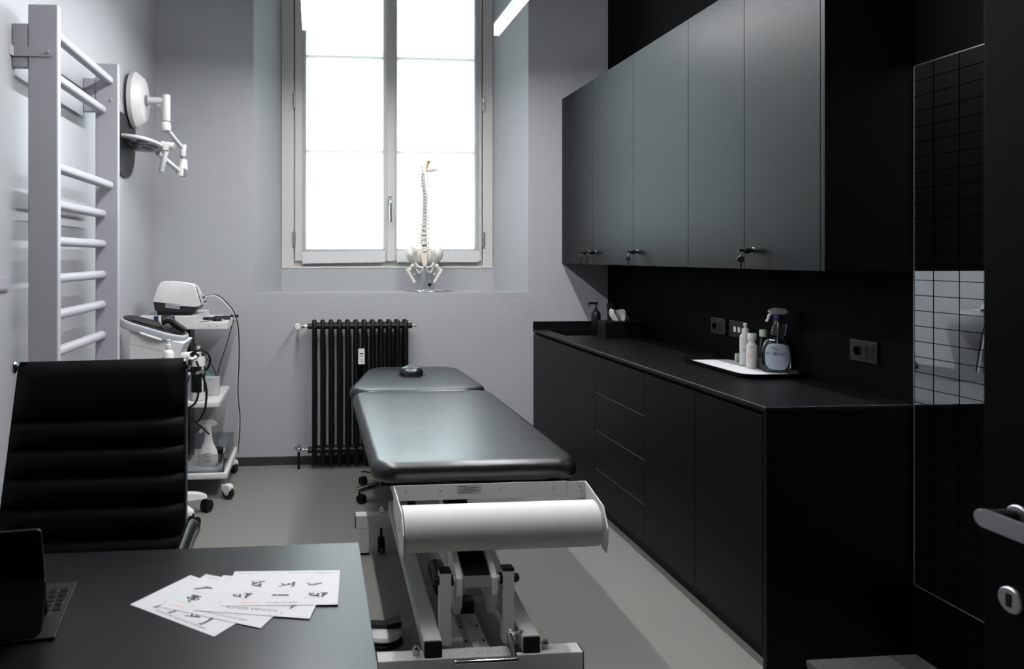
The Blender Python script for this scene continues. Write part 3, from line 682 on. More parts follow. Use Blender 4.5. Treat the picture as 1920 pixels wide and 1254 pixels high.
# ------------------------------------------------------------------ trolley in the corner
def caster(parent, x, y, zt_, r, ang, mh, mw, brake=False):
    m_ = T(x, y, 0) @ Matrix.Rotation(ang, 4, 'Z')
    b_ = MB(m_); b_.prism([(-.018,-.021,zt_-.014),(-.014,-.021,zt_),(.030,-.021,zt_),(.046,-.021,zt_-.010),(.050,-.021,r+.018),(.040,-.021,r+.016),(-.012,-.021,r+.028)], (0,.042,0), .004)
    for s in (-1, 1): b_.prism([(-.012,s*.021-.003*(s>0),r+.030),(.044,s*.021-.003*(s>0),r+.018),(.034,s*.021-.003*(s>0),r-.006),(.022,s*.021-.003*(s>0),r-.014),(.012,s*.021-.003*(s>0),r-.008)], (0,.003,0))
    c = part('caster', b_, mh, parent)
    part('stem', MB(m_).cyl((0,0,zt_-.004), (0,0,zt_+.028), .009, n=12), 'steel', c)
    part('wheel_tyre', MB(m_).lathe([(r*.72,-.013),(r-.004,-.014),(r,-.009),(r,.009),(r-.004,.014),(r*.72,.013)], (.022, 0, r), (0,1,0), 24), mw, c)
    part('wheel_hub', MB(m_).lathe([(.005,-.0125),(r*.70,-.012),(r*.70,.012),(.005,.0125)], (.022, 0, r), (0,1,0), 22), 'mgrey', c)
    part('wheel_bolt', MB(m_).cyl((.022,-.024,r), (.022,.024,r), .0055, n=10), 'steel', c)
    return c
TX0, TX1, TY0, TY1 = -1.035, -.535, 4.40, 4.97
t = thing('instrument_trolley', 'white instrument trolley with three shelves in the back left corner', 'trolley', (-.79, 4.7, 0))
zr = P(330, 593, TY0).z; xs = P(366, 593, TY0).x
part('top_shelf', MB().prism([(TX0,TY0,zr),(xs,TY0,zr),(xs,TY0,1.046),(-.514,TY0,1.046),(-.514,TY0,1.008),(xs-.05,TY0,1.008),(xs-.12,TY0,1.030),(TX0,TY0,1.040)], (0,TY1-TY0,0), .004), 'wplastic', t)
part('tray_lip', MB().box(-.535, -.514, TY0+.005, TY1-.005, 1.0462, 1.052, .002), 'wplastic', t)
for a in (-.62, -.575): part('screw_hole', MB().cyl((a, TY0-.001, 1.026), (a, TY0+.002, 1.026), .003, n=8), 'rubber', t)
part('shelf_clip', MB().box(P(289,600,TY0).x, P(294,600,TY0).x+.01, TY0-.006, TY0-.0005, 1.045, 1.088, .002), 'blue', t, 'navy blue clip')
part('shelf_clip', MB().box(P(320,600,TY0).x, P(328,600,TY0).x, TY0-.006, TY0-.0005, 1.045, 1.088, .002), 'blue', t, 'navy blue clip')
part('column', MB().box(-.90, -.775, 4.68, 4.84, .13, 1.03, .006), 'black', t, 'black upright column')
part('middle_shelf', MB().box(TX0+.01, -.562, TY0+.0, TY1-.02, .546, .577, .006), 'wplastic', t)
part('lower_shelf', MB().box(TX0+.01, -.515, TY0, 5.0, .118, .160, .012, 3), 'wplastic', t)
ac = MB(); bx0, bx1, by0, by1, bz0, bz1 = -1.02, -.535, TY0+.006, TY1-.01, .162, .268
for q in ((bx0,bx1,by0,by0+.004), (bx0,bx1,by1-.004,by1), (bx1-.004,bx1,by0+.004,by1-.004), (bx0,bx0+.004,by0+.004,by1-.004)): ac.box(*q, bz0, bz1)
part('acrylic_bin', ac, 'acrylic', t, 'clear acrylic bin', smooth=0)
dd = None
for k in range(4):
    if dd is None: dd = part('vent_hole', MB().cyl((bx1-.001, 4.45, .20), (bx1+.0012, 4.45, .20), .0035, n=8), 'wplastic', t)
    else: again(dd, (0, .012*k, .012*k))
for x, y, a in ((-.53, 4.42, -.5), (-.55, 4.96, -.9), (-1.0, 4.42, .6), (-1.0, 4.95, .4)): caster(t, x, y, .088, .038, a, 'wplastic', 'dgrey')
# electrode pads lying in the tray
ep = None
for i, (x, y, sx_) in enumerate(((-.655, 4.62, 1), (-.565, 4.72, 1), (-.59, 4.52, .8))):
    lbs = ('black round suction electrode left on the trolley tray', 'black round suction electrode at the back of the trolley tray', 'black round suction electrode at the front of the trolley tray')
    b_ = MB(); b_.lathe([(.030*sx_,0),(.033*sx_,.004),(.030*sx_,.013),(.020,.016),(.004,.017)], (x, y, 1.0525 if x > -.54 else 1.0465), n=20, sx=1.1)
    b_.lathe([(.028*sx_,0),(.030*sx_,.004),(.027*sx_,.011),(.016,.014),(.004,.015)], (x+.055, y+.02, 1.0535), n=20)
    solo('electrode', b_, 'black', lbs[i], 'electrode', (x, y, 1.046), 'suction electrodes on the trolley')
for i, (x, y) in enumerate(((-.665, 4.47), (-.635, 4.53))):
    solo('electrode_plate', MB().lathe([(.018,0),(.020,.0015),(.018,.003),(.002,.0035)], (x, y, 1.0465), n=18, sx=1.3), 'steel', ('front small metal plate in the trolley tray', 'rear small metal plate in the trolley tray')[i], 'electrode', (x, y, 1.046))
# stimulation device
gy0, gy1 = 4.46, 4.72
def Q(u, v, Y=gy0): return P(220+u/4.823, 500+v/4.823, Y)
t = thing('therapy_unit', 'white and dark grey tabletop therapy unit on the trolley top shelf', 'medical device', Q(520, 440)*1)
t.location = (Q(520,440).x, 4.59, zr); BASE[t.name] = Vector(t.location)
dz = zr+.001-Q(500,440).z
def Q2(u, v): p = Q(u, v); return p+Vector((0,0,dz))
prof = [Q2(*p) for p in ((322,312),(332,270),(350,215),(374,158),(396,139),(425,130),(520,130),(600,138),(680,152),(694,162),(704,190),(748,335),(744,350),(730,358),(697,366),(560,350),(420,325))]
zb_ = prof[-3].z; rg = []
for f, ks, kx in ((0,.94,.985),(.02,.99,.997),(.05,1,1),(.35,.97,1),(.7,.86,1.0),(.95,.70,.99),(1,.62,.96)):
    cxm = sum(p.x for p in prof)/len(prof)
    rg.append([Vector((cxm+(p.x-cxm)*kx, gy0+(gy1-gy0)*f, zb_+(p.z-zb_)*(ks if p.z > zb_ else 1))) for p in prof])
sh = MB().rings(rg)
part('cover', sh, 'wplastic', t, 'white rounded cover', smooth=35)
part('base', MB().prism([Q2(*p) for p in ((325,314),(420,327),(560,352),(695,368),(738,354),(700,402),(640,420),(450,405),(338,402))], (0, gy1-gy0, 0), .004), 'dgrey', t, 'dark grey base')
part('foot', MB().prism([Q2(*p) for p in ((357,404),(700,404),(640,439),(360,439))], (0, gy1-gy0-.01, 0), .003), 'black', t)
e0, e1 = Q2(688,155), Q2(748,335); u_ = (e1-e0).normalized(); nn = Vector((0,1,0)).cross(u_); nn = nn if nn.x > 0 else -nn
ME = axes(e0+nn*.0005, (0,1,0), -u_, nn)
part('display_slot', MB(ME).box(.03, .055, -.125, -.02, -.004, .003, .001), 'dgrey', t)
pn = part('socket_panel', MB(ME).box(.12, .23, -.145, -.075, -.004, .003, .001), 'silver', t)
for i in range(4):
    for j in range(2): part('jack', MB(ME).cyl((.135+.026*i, -.095-.03*j, .003), (.135+.026*i, -.095-.03*j, .006), .005, n=10), 'black', pn)
sk = MB(axes(Q2(438, 328)+Vector((0,-.0012,0)), (1,0,-.13), (.13,0,1))); 
for j in range(4): sk.stroke([(0, -.008*j), (.085, -.008*j)], .006)
part('sticker', sk, 'silver', t, 'grey printed sticker', smooth=0)
ct = Q2(760, 285)
pth = [P(385,556,4.62), P(405,555,4.62), P(422,568,4.62), P(437,588,4.63), P(445,620,4.7), P(446,680,4.75), P(444,740,4.8), P(448,790,4.85), P(444,850,4.9)]
solo('lead_cable', MB().tube(pth, .0035, n=8), 'wplastic', 'white lead arching from the therapy unit to behind the trolley', 'cable', pth[-1])
pth2 = [p+Vector((.006, .012, .004)) for p in pth]
solo('lead_cable', MB().tube(pth2, .0035, n=8), 'black', 'black lead running down beside the trolley', 'cable', pth2[-1])
pth = [P(438,600,4.5), P(425,645,4.6), P(408,700,4.75), P(402,745,4.86)]
solo('lead_cable', MB().tube(pth, .003, n=6), 'black', 'thin black lead slanting from the trolley tray edge', 'cable', pth[-1])
pth = [P(352,622,4.87), P(372,655,4.88), P(400,690,4.88), P(412,740,4.88)]
solo('lead_cable', MB().tube(pth, .0028, n=6), 'black', 'thin black lead hanging behind the middle shelf', 'cable', pth[-1])
# things on the middle shelf
def Q3(u, v, Y): return P(330+u/8.958, 640+v/8.958, Y)
bxp = [Q3(90, 965, 4.60), Q3(722, 965, 4.60)]
t = thing('document_box', 'flat white printed box standing on the middle trolley shelf', 'box', ((bxp[0].x+bxp[1].x)/2, 4.63, .5775))
zx = Q3(700, 603, 4.60).z
part('box', MB().box(bxp[0].x-.06, bxp[1].x, 4.60, 4.655, .578, zx, .002), 'paper', t)
pr = MB(axes((bxp[0].x-.05, 4.5992, .578), (1,0,0), (0,0,1)))
hh = zx-.578
for k in range(9): pr.stroke([(.02, hh*(.18+.075*k)), (.22, hh*(.18+.075*k))], .0012)
pr.stroke([(.02, hh*.9), (.24, hh*.88)], .004); pr.stroke([(.02, hh*.1), (.24, hh*.1)], .003)
part('print', pr, 'greyink', t, smooth=0)
q = Q3(520, 560, 4.72); solo('ball', MB().ball((q.x-.02, 4.73, .578+.07), .07, 24, 16), 'teal', 'teal ball behind the white printed box', 'ball', (q.x-.02, 4.73, .578))
q = Q3(368, 940, 4.46); bx, by = q.x, 4.47; rb = .041; hb = Q3(400, 265, 4.46).z-.578
t = thing('gel_bottle', 'white bottle with a wide black label on the middle trolley shelf', 'bottle', (bx, by, .5775))
part('body', MB().lathe([(rb*.92,0),(rb,.004),(rb,hb*.62),(rb,hb-.005),(rb*.96,hb),(rb*.3,hb+.003),(rb*.3,hb+.03)], (bx, by, .578), n=28), 'wplastic', t)
lm = MB(); R = [[(bx+(rb+.0008)*math.cos(a), by+(rb+.0008)*math.sin(a), .578+z) for a in [-2.9+k*2.0/12 for k in range(13)]] for z in (hb*.20, hb*.80)]
R = [[lm.v(p) for p in r_] for r_ in R]
for k in range(12): lm.face([R[0][k], R[0][k+1], R[1][k+1], R[1][k]])
part('label', lm, 'black', t, 'black label', smooth=80)
lm = MB(); R = [[lm.v((bx+(rb+.0008)*math.cos(a), by+(rb+.0008)*math.sin(a), .578+z)) for a in (-.6, -.45, -.3, 0)] for z in (hb*.20, hb*.80)]
for k in range(3): lm.face([R[0][k], R[0][k+1], R[1][k+1], R[1][k]])
part('label', lm, 'black', t, 'black label', smooth=80)
part('nozzle', MB().lathe([(.019,0),(.019,.03),(.012,.034),(.010,.055),(.014,.058),(.013,.068)], (bx, by, .578+hb-.001), n=18), 'wplastic', t)
# trigger bottle in the clear bin
def Q4(u, v, Y): return P(220+u/4.181, 740+v/4.181, Y)
q = Q4(714, 480, 4.55); sx_, sy_ = q.x, 4.55
ht = Q4(714, 200, 4.55).z-.162
t = thing('trigger_bottle', 'white trigger spray bottle in the clear bin of the trolley', 'spray bottle', (sx_, sy_, .1615))
r_ = .060
part('body', MB().lathe([(r_*.9,0),(r_,.006),(r_,ht*.22),(r_*.86,ht*.34),(r_*.50,ht*.5),(r_*.40,ht*.6),(r_*.34,ht*.74)], (sx_, sy_, .162), n=28, sy=.55), 'wplastic', t)
hd = MB(); z_ = .162+ht
hd.prism([(sx_-.062,sy_-.013,z_-.006),(sx_-.045,sy_-.013,z_+.004),(sx_+.025,sy_-.013,z_+.004),(sx_+.055,sy_-.013,z_-.022),(sx_+.052,sy_-.013,z_-.030),(sx_+.02,sy_-.013,z_-.034),(sx_-.004,sy_-.013,z_-.042),(sx_-.025,sy_-.013,z_-.028),(sx_-.060,sy_-.013,z_-.020)], (0,.026,0), .005)
hp = part('trigger_head', hd, 'wplastic', t)
part('trigger', MB().tube([(sx_-.030,sy_,z_-.026),(sx_-.036,sy_,z_-.05),(sx_-.052,sy_,z_-.075)], .006, n=8, flat=1.4), 'wplastic', hp)
part('neck', MB().cyl((sx_,sy_,.162+ht*.73), (sx_,sy_,z_-.034), .019, n=20), 'wplastic', t)
lm = MB(T(sx_-.03, sy_-.0355, .162) @ Matrix.Rotation(PI/2, 4, 'X'))
lm.stroke([(0,.074),(.025,.082),(.05,.084)], .004)
lm.text('EXTRA', .014, T(.003,.058,0)); lm.text('POWER', .014, T(.003,.042,0))
part('print', lm, 'ink', t, smooth=0)
lm = MB(T(sx_-.03, sy_-.0355, .162) @ Matrix.Rotation(PI/2, 4, 'X')); lm.stroke([(.012,.032),(.05,.038)], .004); part('print', lm, 'redink', t, smooth=0)
q = Q4(800, 470, 4.6); solo('sponge_holder', MB().box(q.x-.03, q.x+.018, 4.58, 4.66, .162, .162+.09, .012), 'black', 'small black object beside the white spray bottle in the bin', 'container', (q.x, 4.62, .162))

# ------------------------------------------------------------------ therapy device on its own five-star stand
DC = Vector((-.885, 4.06, 0))
t = thing('ultrasound_device', 'white device with a tilted black control top on a five-star stand', 'medical device', DC)
def Q5(u, v, Y): return P(220+u/4.823, 500+v/4.823, Y)
dyA, dyB = 3.93, 4.19
part('body', MB().prism([Q5(*p, dyA) for p in ((108,560),(104,640),(112,700),(104,900),(560,900),(545,800),(600,705),(612,690),(420,655))], (0, dyB-dyA, 0), .012, 3), 'wplastic', t, smooth=50)
part('body_seam', MB().prism([Q5(*p, dyA-.001) for p in ((112,696),(430,768),(430,771),(112,699))], (0,.002,0)), 'mgrey', t)
fl = MB().tube([Q5(208,598,dyA-.012), Q5(300,630,dyA-.016), Q5(400,662,dyA-.012)], .010, n=10, flat=.7); part('side_grip', fl, 'wplastic', t)
l0, l1 = Q5(38, 500, 4.06), Q5(628, 672, 4.06); ux = (l1-l0); Ln = ux.length; ux.normalize()
MT = axes((l0+l1)/2+Vector((0,0,.012)), ux, (0,1,0))
rim = MB(MT).pad(-Ln/2, Ln/2, -.145, .145, -.022, .022, .11, .012); part('rim', rim, 'silver', t, 'silver grey rim')
tp_ = MB(MT).pad(-Ln/2+.012, Ln/2-.012, -.133, .133, .018, .028, .10, .004); part('control_top', tp_, 'black', t, 'black control top')
part('display', MB(MT).pad(-.11, .06, -.10, .10, .0285, .032, .02, .002), 'screen', t)
kn = None
for i in range(3):
    for j in range(3):
        if kn is None: kn = part('button', MB(MT).cyl((.085,-.07,.028), (.085,-.07,.034), .010, n=12, bev=.002), 'dgrey', t)
        else: again(kn, ux*(.026*j)+Vector((0,.06*i,0)))
part('stand_column', MB().cyl((DC.x,DC.y,.12), (DC.x,DC.y,Q5(300,895,4.06).z+.01), .022, n=20), 'wmetal', t)
part('stand_hub', MB().lathe([(.05,.085),(.055,.10),(.045,.15),(.024,.17)], DC, n=24), 'wmetal', t)
for k, (cx_, cy_) in enumerate(((-.612, 4.195), (-.640, 3.925), (-.86, 3.76), (-1.035, 3.95), (-.94, 4.34))):
    q = Vector((cx_, cy_, 0)); d = (q-DC); n2 = Vector((-d.y, d.x, 0)).normalized()
    lg = MB(); rg = []
    for f, hw, z0, z1 in ((.1,.034,.085,.150),(.5,.030,.088,.138),(.85,.026,.086,.122),(.97,.022,.082,.108),(1.02,.012,.080,.098)):
        c = DC+d*f; rg.append([c-n2*hw+Vector((0,0,z0)), c+n2*hw+Vector((0,0,z0)), c+n2*hw*.85+Vector((0,0,z1-.006)), c+n2*hw*.5+Vector((0,0,z1)), c-n2*hw*.5+Vector((0,0,z1)), c-n2*hw*.85+Vector((0,0,z1-.006))])
    part('stand_leg', lg.rings(rg), 'wplastic', t)
    a = math.atan2(d.y, d.x)+.6+k; m_ = T(q.x, q.y, 0) @ Matrix.Rotation(a, 4, 'Z')
    cs = MB(m_)
    for s in (-1, 1): cs.lathe([(.008,-.011),(.026,-.012),(.033,-.006),(.034,0),(.033,.006),(.026,.009),(.008,.009)], (.012, s*.016, .034), (0,s,0), 22)
    cs.cyl((0,0,.04), (0,0,.088), .010, n=10); cs.box(.0,.05,-.008,.008,.044,.056,.004)
    part('caster', cs, 'black', t, 'black twin-wheel caster')
# arm with cable hooks beside the device
ah = MB(); y_ = 4.02
ah.tube([Q3(-40,240,y_), Q3(60,245,y_), Q3(200,240,y_+.03), Q3(330,215,y_+.08)], .013, n=10, flat=1.6)
part('side_arm', ah, 'wplastic', t)
ah = MB(); y_ = 3.98
ah.tube([Q3(60,335,y_), Q3(150,330,y_), Q3(250,305,y_), Q3(350,262,y_+.01)], lambda f: .022-.002*f, n=12, flat=.5)
part('probe_holder', ah, 'wplastic', t, 'white curved probe holder')
for pts, r_, lb in (([(350,262),(375,230),(330,205),(290,220),(260,330),(250,420),(290,560),(380,700),(370,900),(300,1060),(110,1170)], .0065, 'thick black probe cable drooping in front of the bottle'),
                    ([(200,265),(300,180),(430,150),(530,200),(575,310),(545,430),(480,490)], .0065, 'black probe cable looping high behind the probe holder'),
                    ([(340,330),(420,520),(470,640),(510,800),(510,950),(480,1150),(380,1330),(230,1350)], .006, 'black probe cable hanging lowest beside the bottle'),
                    ([(240,400),(230,560),(170,780),(120,960),(120,1060),(190,1180),(300,1320),(560,1560)], .0045, 'thin black cable reaching down to the clear bin')):
    pp = [Q3(u, v, 4.05+.015*i/len(pts)) for i, (u, v) in enumerate(pts)]
    solo('probe_cable', MB().tube(pp, r_, n=8), 'black', lb, 'cable', pp[-1], 'black probe cables')
pb = MB(); a, b_ = Q3(335, 540, 4.03), Q3(478, 485, 4.03); pb.cyl(a, b_, .008, n=14, bev=.002); part('probe', pb, 'chrome', t, 'slim metal probe')
pb = MB(); a, b_ = Q3(80, 535, 4.0), Q3(245, 550, 4.0); pb.cyl(a, b_, .013, .010, n=14, bev=.002); part('probe', pb, 'silver', t, 'thick metal probe')
# probe lying on top
pz = MB(MT); pz.tube([(.02,-.03,.055),(.06,-.02,.075),(.10,-.01,.06),(.16,.0,.042)], lambda f: .026-.012*f, n=14, k=6); 
p1_ = part('hand_probe', pz, 'dgrey', t, 'dark grey hand probe')
part('probe_ring', MB(MT).lathe([(.026,-.004),(.030,-.003),(.030,.003),(.026,.004)], (.025,-.029,.058), (.85,.1,.4), 20), 'wplastic', p1_, 'white probe ring')
# pump bottle in front of the device
q = Q5(475, 810, 3.90); hz = Q5(475, 650, 3.90).z
t2 = thing('pump_bottle', 'small white bottle with a nozzle in front of the tilted device', 'bottle', (q.x, 3.86, hz-.21))
part('body', MB().lathe([(.026,-.21),(.028,-.205),(.028,-.068),(.022,-.058),(.012,-.052),(.012,-.045)], (q.x, 3.86, hz), n=22), 'wplastic', t2)
part('nozzle', MB().lathe([(.0145,-.046),(.0145,-.028),(.010,-.024),(.008,-.008),(.012,-.006),(.011,0)], (q.x, 3.86, hz), n=16), 'wplastic', t2)
lm = MB(T(q.x-.026, 3.83, hz-.13) @ Matrix.Rotation(PI/2, 4, 'X'))
lm.stroke([(.002,.04),(.014,.04)], .005); lm.stroke([(.006,.028),(.034,.028)], .003); lm.stroke([(.006,.016),(.04,.016)], .003)
part('print', lm, 'greyink', t2, smooth=0)
part('bottle_shelf', MB().box(q.x-.05, q.x+.05, 3.825, dyA+.01, hz-.222, hz-.2105, .003), 'wmetal', t)

# ------------------------------------------------------------------ radiator
t = thing('radiator', 'black twelve-column radiator under the window', 'radiator', (.33, 5.03, 0))
rx0, rx1 = P(589.4, 700, 4.97).x, P(761, 700, 4.97).x; dr = (rx1-rx0)/11
zt_, zb2 = P(675, 611, 4.97).z, P(675, 842, 4.97).z
s_ = MB()
for y in (4.965, 5.01, 5.055):
    s_.tube([(rx0, y+(.012 if y < 5 else -.012 if y > 5.03 else 0), zt_+.028), (rx0, y, zt_+.010), (rx0, y, zt_-.03), (rx0, y, (zt_+zb2)/2), (rx0, y, zb2+.03), (rx0, y, zb2-.015), (rx0, y, .035)], .0165, n=14, k=3)
s_.rings([[(rx0+a*.016, 4.952+b_*.116, zt_+c) for a, b_, c in ((-1,.12,-.02),(-1,.02,.0),(-.7,.06,.02),(0,.15,.034),(.7,.06,.02),(1,.02,0),(1,.12,-.02))],
          [(rx0+a*.016, 5.068-b_*.116, zt_+c) for a, b_, c in ((-1,.12,-.02),(-1,.02,.0),(-.7,.06,.02),(0,.15,.034),(.7,.06,.02),(1,.02,0),(1,.12,-.02))]])
s_.rings([[(rx0+a*.013, y, zb2+c) for a, c in ((-1,-.018),(-1,.018),(1,.018),(1,-.018))] for y in (4.955, 5.065)])
sec = part('section', s_, 'radiator', t)
for k in range(1, 12): again(sec, (dr*k, 0, 0))
for z in (zt_, zb2):
    hb_ = part('hub', MB().cyl((rx0+.012, 5.01, z), (rx0+dr-.012, 5.01, z), .023, n=18), 'radiator', t)
    for k in range(1, 11): again(hb_, (dr*k, 0, 0))
    hh_ = MB().cyl((rx0+.006, 4.972, z), (rx0+dr-.006, 4.972, z), .020, n=18); o = part('hub', hh_, 'radiator', t)
    for k in range(1, 11): again(o, (dr*k, 0, 0))
xe = rx0-.055
for z in (zt_, zb2): part('end_nut', MB().cyl((rx0-.045, 4.985, z), (rx0-.012, 4.985, z), .022, n=6, bev=.002), 'radiator', t)
v_ = MB(); v_.cyl((rx0-.075, 4.985, zt_), (rx0-.044, 4.985, zt_), .012, n=6, bev=.001); v_.cyl((rx0-.09, 4.985, zt_), (rx0-.07, 4.985, zt_), .015, n=14, bev=.002); part('valve_body', v_, 'brass', t)
part('thermostat_knob', MB().lathe([(.019,-.03),(.021,-.026),(.021,.022),(.018,.028),(.002,.029)], (rx0-.112, 4.965, zt_), (0,-1,0), 24), 'wplastic', t, 'white thermostat knob')
v_ = MB(); v_.cyl((rx0-.10, 4.985, zb2), (rx0-.044, 4.985, zb2), .011, n=12, bev=.001); v_.ball((rx0-.105, 4.985, zb2+.004), .020, 14, 10); v_.cyl((rx0-.105, 4.985, zb2+.01), (rx0-.105, 4.975, zb2+.042), .012, n=12, bev=.002); v_.cyl((rx0-.135, 4.98, zb2+.018), (rx0-.10, 4.985, zb2+.004), .010, n=10)
part('return_valve', v_, 'chrome', t, 'shiny return valve')
part('pipe', MB().cyl((rx0-.105, 4.985, 0), (rx0-.105, 4.985, zb2-.012), .009, n=12), 'radiator', t)
part('pipe', MB().tube([(rx0-.112, 4.99, zt_), (rx0-.112, 5.05, zt_), (rx0-.112, 5.099, zt_)], .009, n=10), 'wplastic', t)
v_ = MB(); v_.cyl((rx1+.012, 4.985, zt_), (rx1+.045, 4.985, zt_), .022, n=6, bev=.002); part('end_nut', v_, 'radiator', t)
v_ = MB(); v_.cyl((rx1+.044, 4.985, zt_), (rx1+.062, 4.985, zt_), .008, n=10); v_.cyl((rx1+.060, 4.985, zt_), (rx1+.074, 4.985, zt_), .010, n=10, bev=.002); part('air_vent', v_, 'brass', t)
mx_, mz_ = P(677.5, 668, 4.94).x, P(677.5, 668, 4.94).z
hm_ = part('heat_meter', MB().box(mx_-.022, mx_+.022, 4.925, 4.951, mz_-.052, mz_+.052, .004), 'wplastic', t, 'white heat meter')
part('meter_display', MB().box(mx_-.012, mx_+.012, 4.9238, 4.9255, mz_+.016, mz_+.024, .0005), 'black', hm_)
mk = MB(T(mx_, 4.9245, mz_) @ Matrix.Rotation(PI/2, 4, 'X')); mk.disc((0,.004), .0045); mk.stroke([(-.012,-.02),(.006,-.024),(.012,-.020)], .0018); mk.stroke([(-.004,-.034),(.008,-.034)], .002)
part('meter_print', mk, 'ink', hm_, smooth=0)
part('meter_back', MB().box(mx_-.026, mx_+.026, 4.9512, 4.9575, mz_-.058, mz_+.058, .001), 'radiator', t)

# ------------------------------------------------------------------ spine model on the sill
SY = 5.27
def S(u, v, Y=SY): return P(720+u/4.481, 280+v/4.478, Y)
sb = S(383, 1190); sb.z = 1.184
t = thing('spine_model', 'anatomical spine model with pelvis standing on the window sill', 'anatomical model', (S(345,1190).x, SY, 1.184))
path = [(345,838),(338,785),(338,745),(340,705),(342,664),(344,630),(345,601),(345,571),(345,542),(345,513),(344,485),(343,459),(342,434),(341,410),(339,386),(336,362),(333,338),(329,318),(326,300),(325,282),(325,264),(326,246),(328,228),(330,210)]
wid = [46,46,44,42,40,38,36,35,34,33,32,31,31,30,29,28,27,26,25,24,24,24,25,26]
pk = 1/4.481*(SY+.1)/FPX
N_ = len(path)
def spY(i): f = i/(N_-1); return SY+.030*math.sin(f*2*PI+.3)
pts = [S(u, v, SY) for u, v in path]
for i in range(N_): pts[i].y = spY(i)
for i in range(N_):
    c = pts[i]; up = (pts[min(i+1,N_-1)]-pts[max(i-1,0)]).normalized(); gap = (pts[min(i+1,N_-1)]-pts[max(i-1,0)]).length/(2 if 0 < i < N_-1 else 1)
    r = wid[i]*pk*.60; h = gap*.41; f = i/(N_-1)
    vb = MB(); vb.lathe([(r*.7,-h),(r*1.02,-h*.92),(r*.84,0),(r*1.0,h*.92),(r*.7,h)], c, up, 16, sx=1, sy=1)
    tp_l = r*(1.5 if f < .25 else 1.45 if f < .7 else 1.55)
    for s in (-1, 1): vb.tube([c+Vector((s*r*.6, r*.8, 0)), c+Vector((s*tp_l, r*1.4, -h*.1))], lambda q: r*(.30-.10*q), n=6, k=1)
    vb.tube([c+Vector((0, r*.9, 0)), c+Vector((0, r*2.0, -h*.8)), c+Vector((0, r*3.0, -h*(1.2 if f < .3 else 2.4)))], lambda q: r*(.34-.12*q), n=6, k=2)
    part('vertebra', vb, 'bone', t)
    if i < N_-1:
        n_ = pts[i+1]; m0 = (c+n_)/2; d2 = (n_-c).normalized(); rd = (wid[i]+wid[i+1])*pk/4
        part('spine_disc', MB().lathe([(rd*.8,-gap*.11),(rd*.98,0),(rd*.8,gap*.11)], m0, d2, 14), 'disc', t)
        if i < 22:
            nl = 2.6 if i < 5 else 2.5 if 5 <= i < 13 else 1.7
            for s in (-1, 1):
                nv = MB().tube([m0+Vector((s*rd*.7, rd*.8, 0)), m0+Vector((s*rd*1.4, rd*.9, -gap*.12)), m0+Vector((s*rd*nl, rd*.6, -gap*(.75 if i < 13 else .3)))], (.0030 if i < 5 else .0026), n=6, k=3)
                part('nerve', nv, 'nerve', t)
# sacrum
sac = MB().prism([S(*p, SY-.005) for p in ((272,845),(300,838),(345,848),(392,838),(404,850),(398,890),(378,930),(362,965),(350,985),(335,985),(322,965),(306,930),(280,890))], (0,.02,0), .005, 3)
part('sacrum', sac, 'bone', t, smooth=60)
for u, v in ((308,880),(312,905),(316,928),(366,880),(366,905),(362,928)):
    part('nerve', MB().tube([S(u,v,SY-.007), S(u-(6 if u < 340 else -6),v+12,SY-.016), S(u+(4 if u < 340 else -4),v+30,SY-.012)], .0028, n=6), 'nerve', t)
for s in (1, -1):
    def Mx(u, v, Y=SY): return S(340+(u-340)*s, v, Y)
    # iliac wing: a cupped plate
    ol = [(276,985),(250,968),(222,950),(200,925),(184,890),(184,850),(198,820),(222,804),(248,806),(268,826),(276,855),(270,885),(264,915),(272,945),(290,965),(300,980)]
    cu, cv = 236, 885
    bm_ = MB(); Rf = []
    for fr_ in (1, .7, .4, .1):
        Rf.append([Mx(cu+(u-cu)*fr_, cv+(v-cv)*fr_, SY-.045*(1-fr_*fr_*.2)+.06*((u-184)/110)*fr_+.02*fr_) for u, v in ol])
    Rb = [[p+Vector((0, .010, 0)) for p in r_] for r_ in Rf[::-1]]
    bm_.rings(Rf[::-1]+Rb[::-1]) 
    part('hip_bone', bm_, 'bone', t, smooth=80)
    pu = MB(); pu.tube([Mx(262,955,SY-.02), Mx(285,982,SY-.035), Mx(310,990,SY-.045), Mx(333,992,SY-.047)], lambda f: .0095-.003*math.sin(f*PI), n=10)
    pu.tube([Mx(333,995,SY-.046), Mx(318,1015,SY-.036), Mx(300,1034,SY-.022), Mx(283,1025,SY-.012), Mx(272,995,SY-.01), Mx(268,965,SY-.012)], .0072, n=10)
    part('pubic_bone', pu, 'bone', t, smooth=80)
    fe = MB(); fe.ball(Mx(238,978,SY-.028), .0165, 16, 10)
    fe.tube([Mx(238,980,SY-.026), Mx(222,1000,SY-.022), Mx(205,1018,SY-.02)], .0125, n=12)
    fe.tube([Mx(192,1008,SY-.018), Mx(203,1024,SY-.02), Mx(222,1058,SY-.02), Mx(240,1090,SY-.02), Mx(258,1118,SY-.02)], lambda f: .0165-.0045*min(1, f*2.2)+.002*max(0, f-.7), n=14)
    fe.ball(Mx(196,1016,SY-.018), (.013,.013,.014), 12, 8); fe.ball(Mx(255,1048,SY-.016), .007, 10, 6)
    part('femur', fe, 'bone', t, smooth=80)
part('pubic_disc', MB().ball(S(340,994,SY-.047), (.006,.006,.009), 10, 8), 'disc', t)
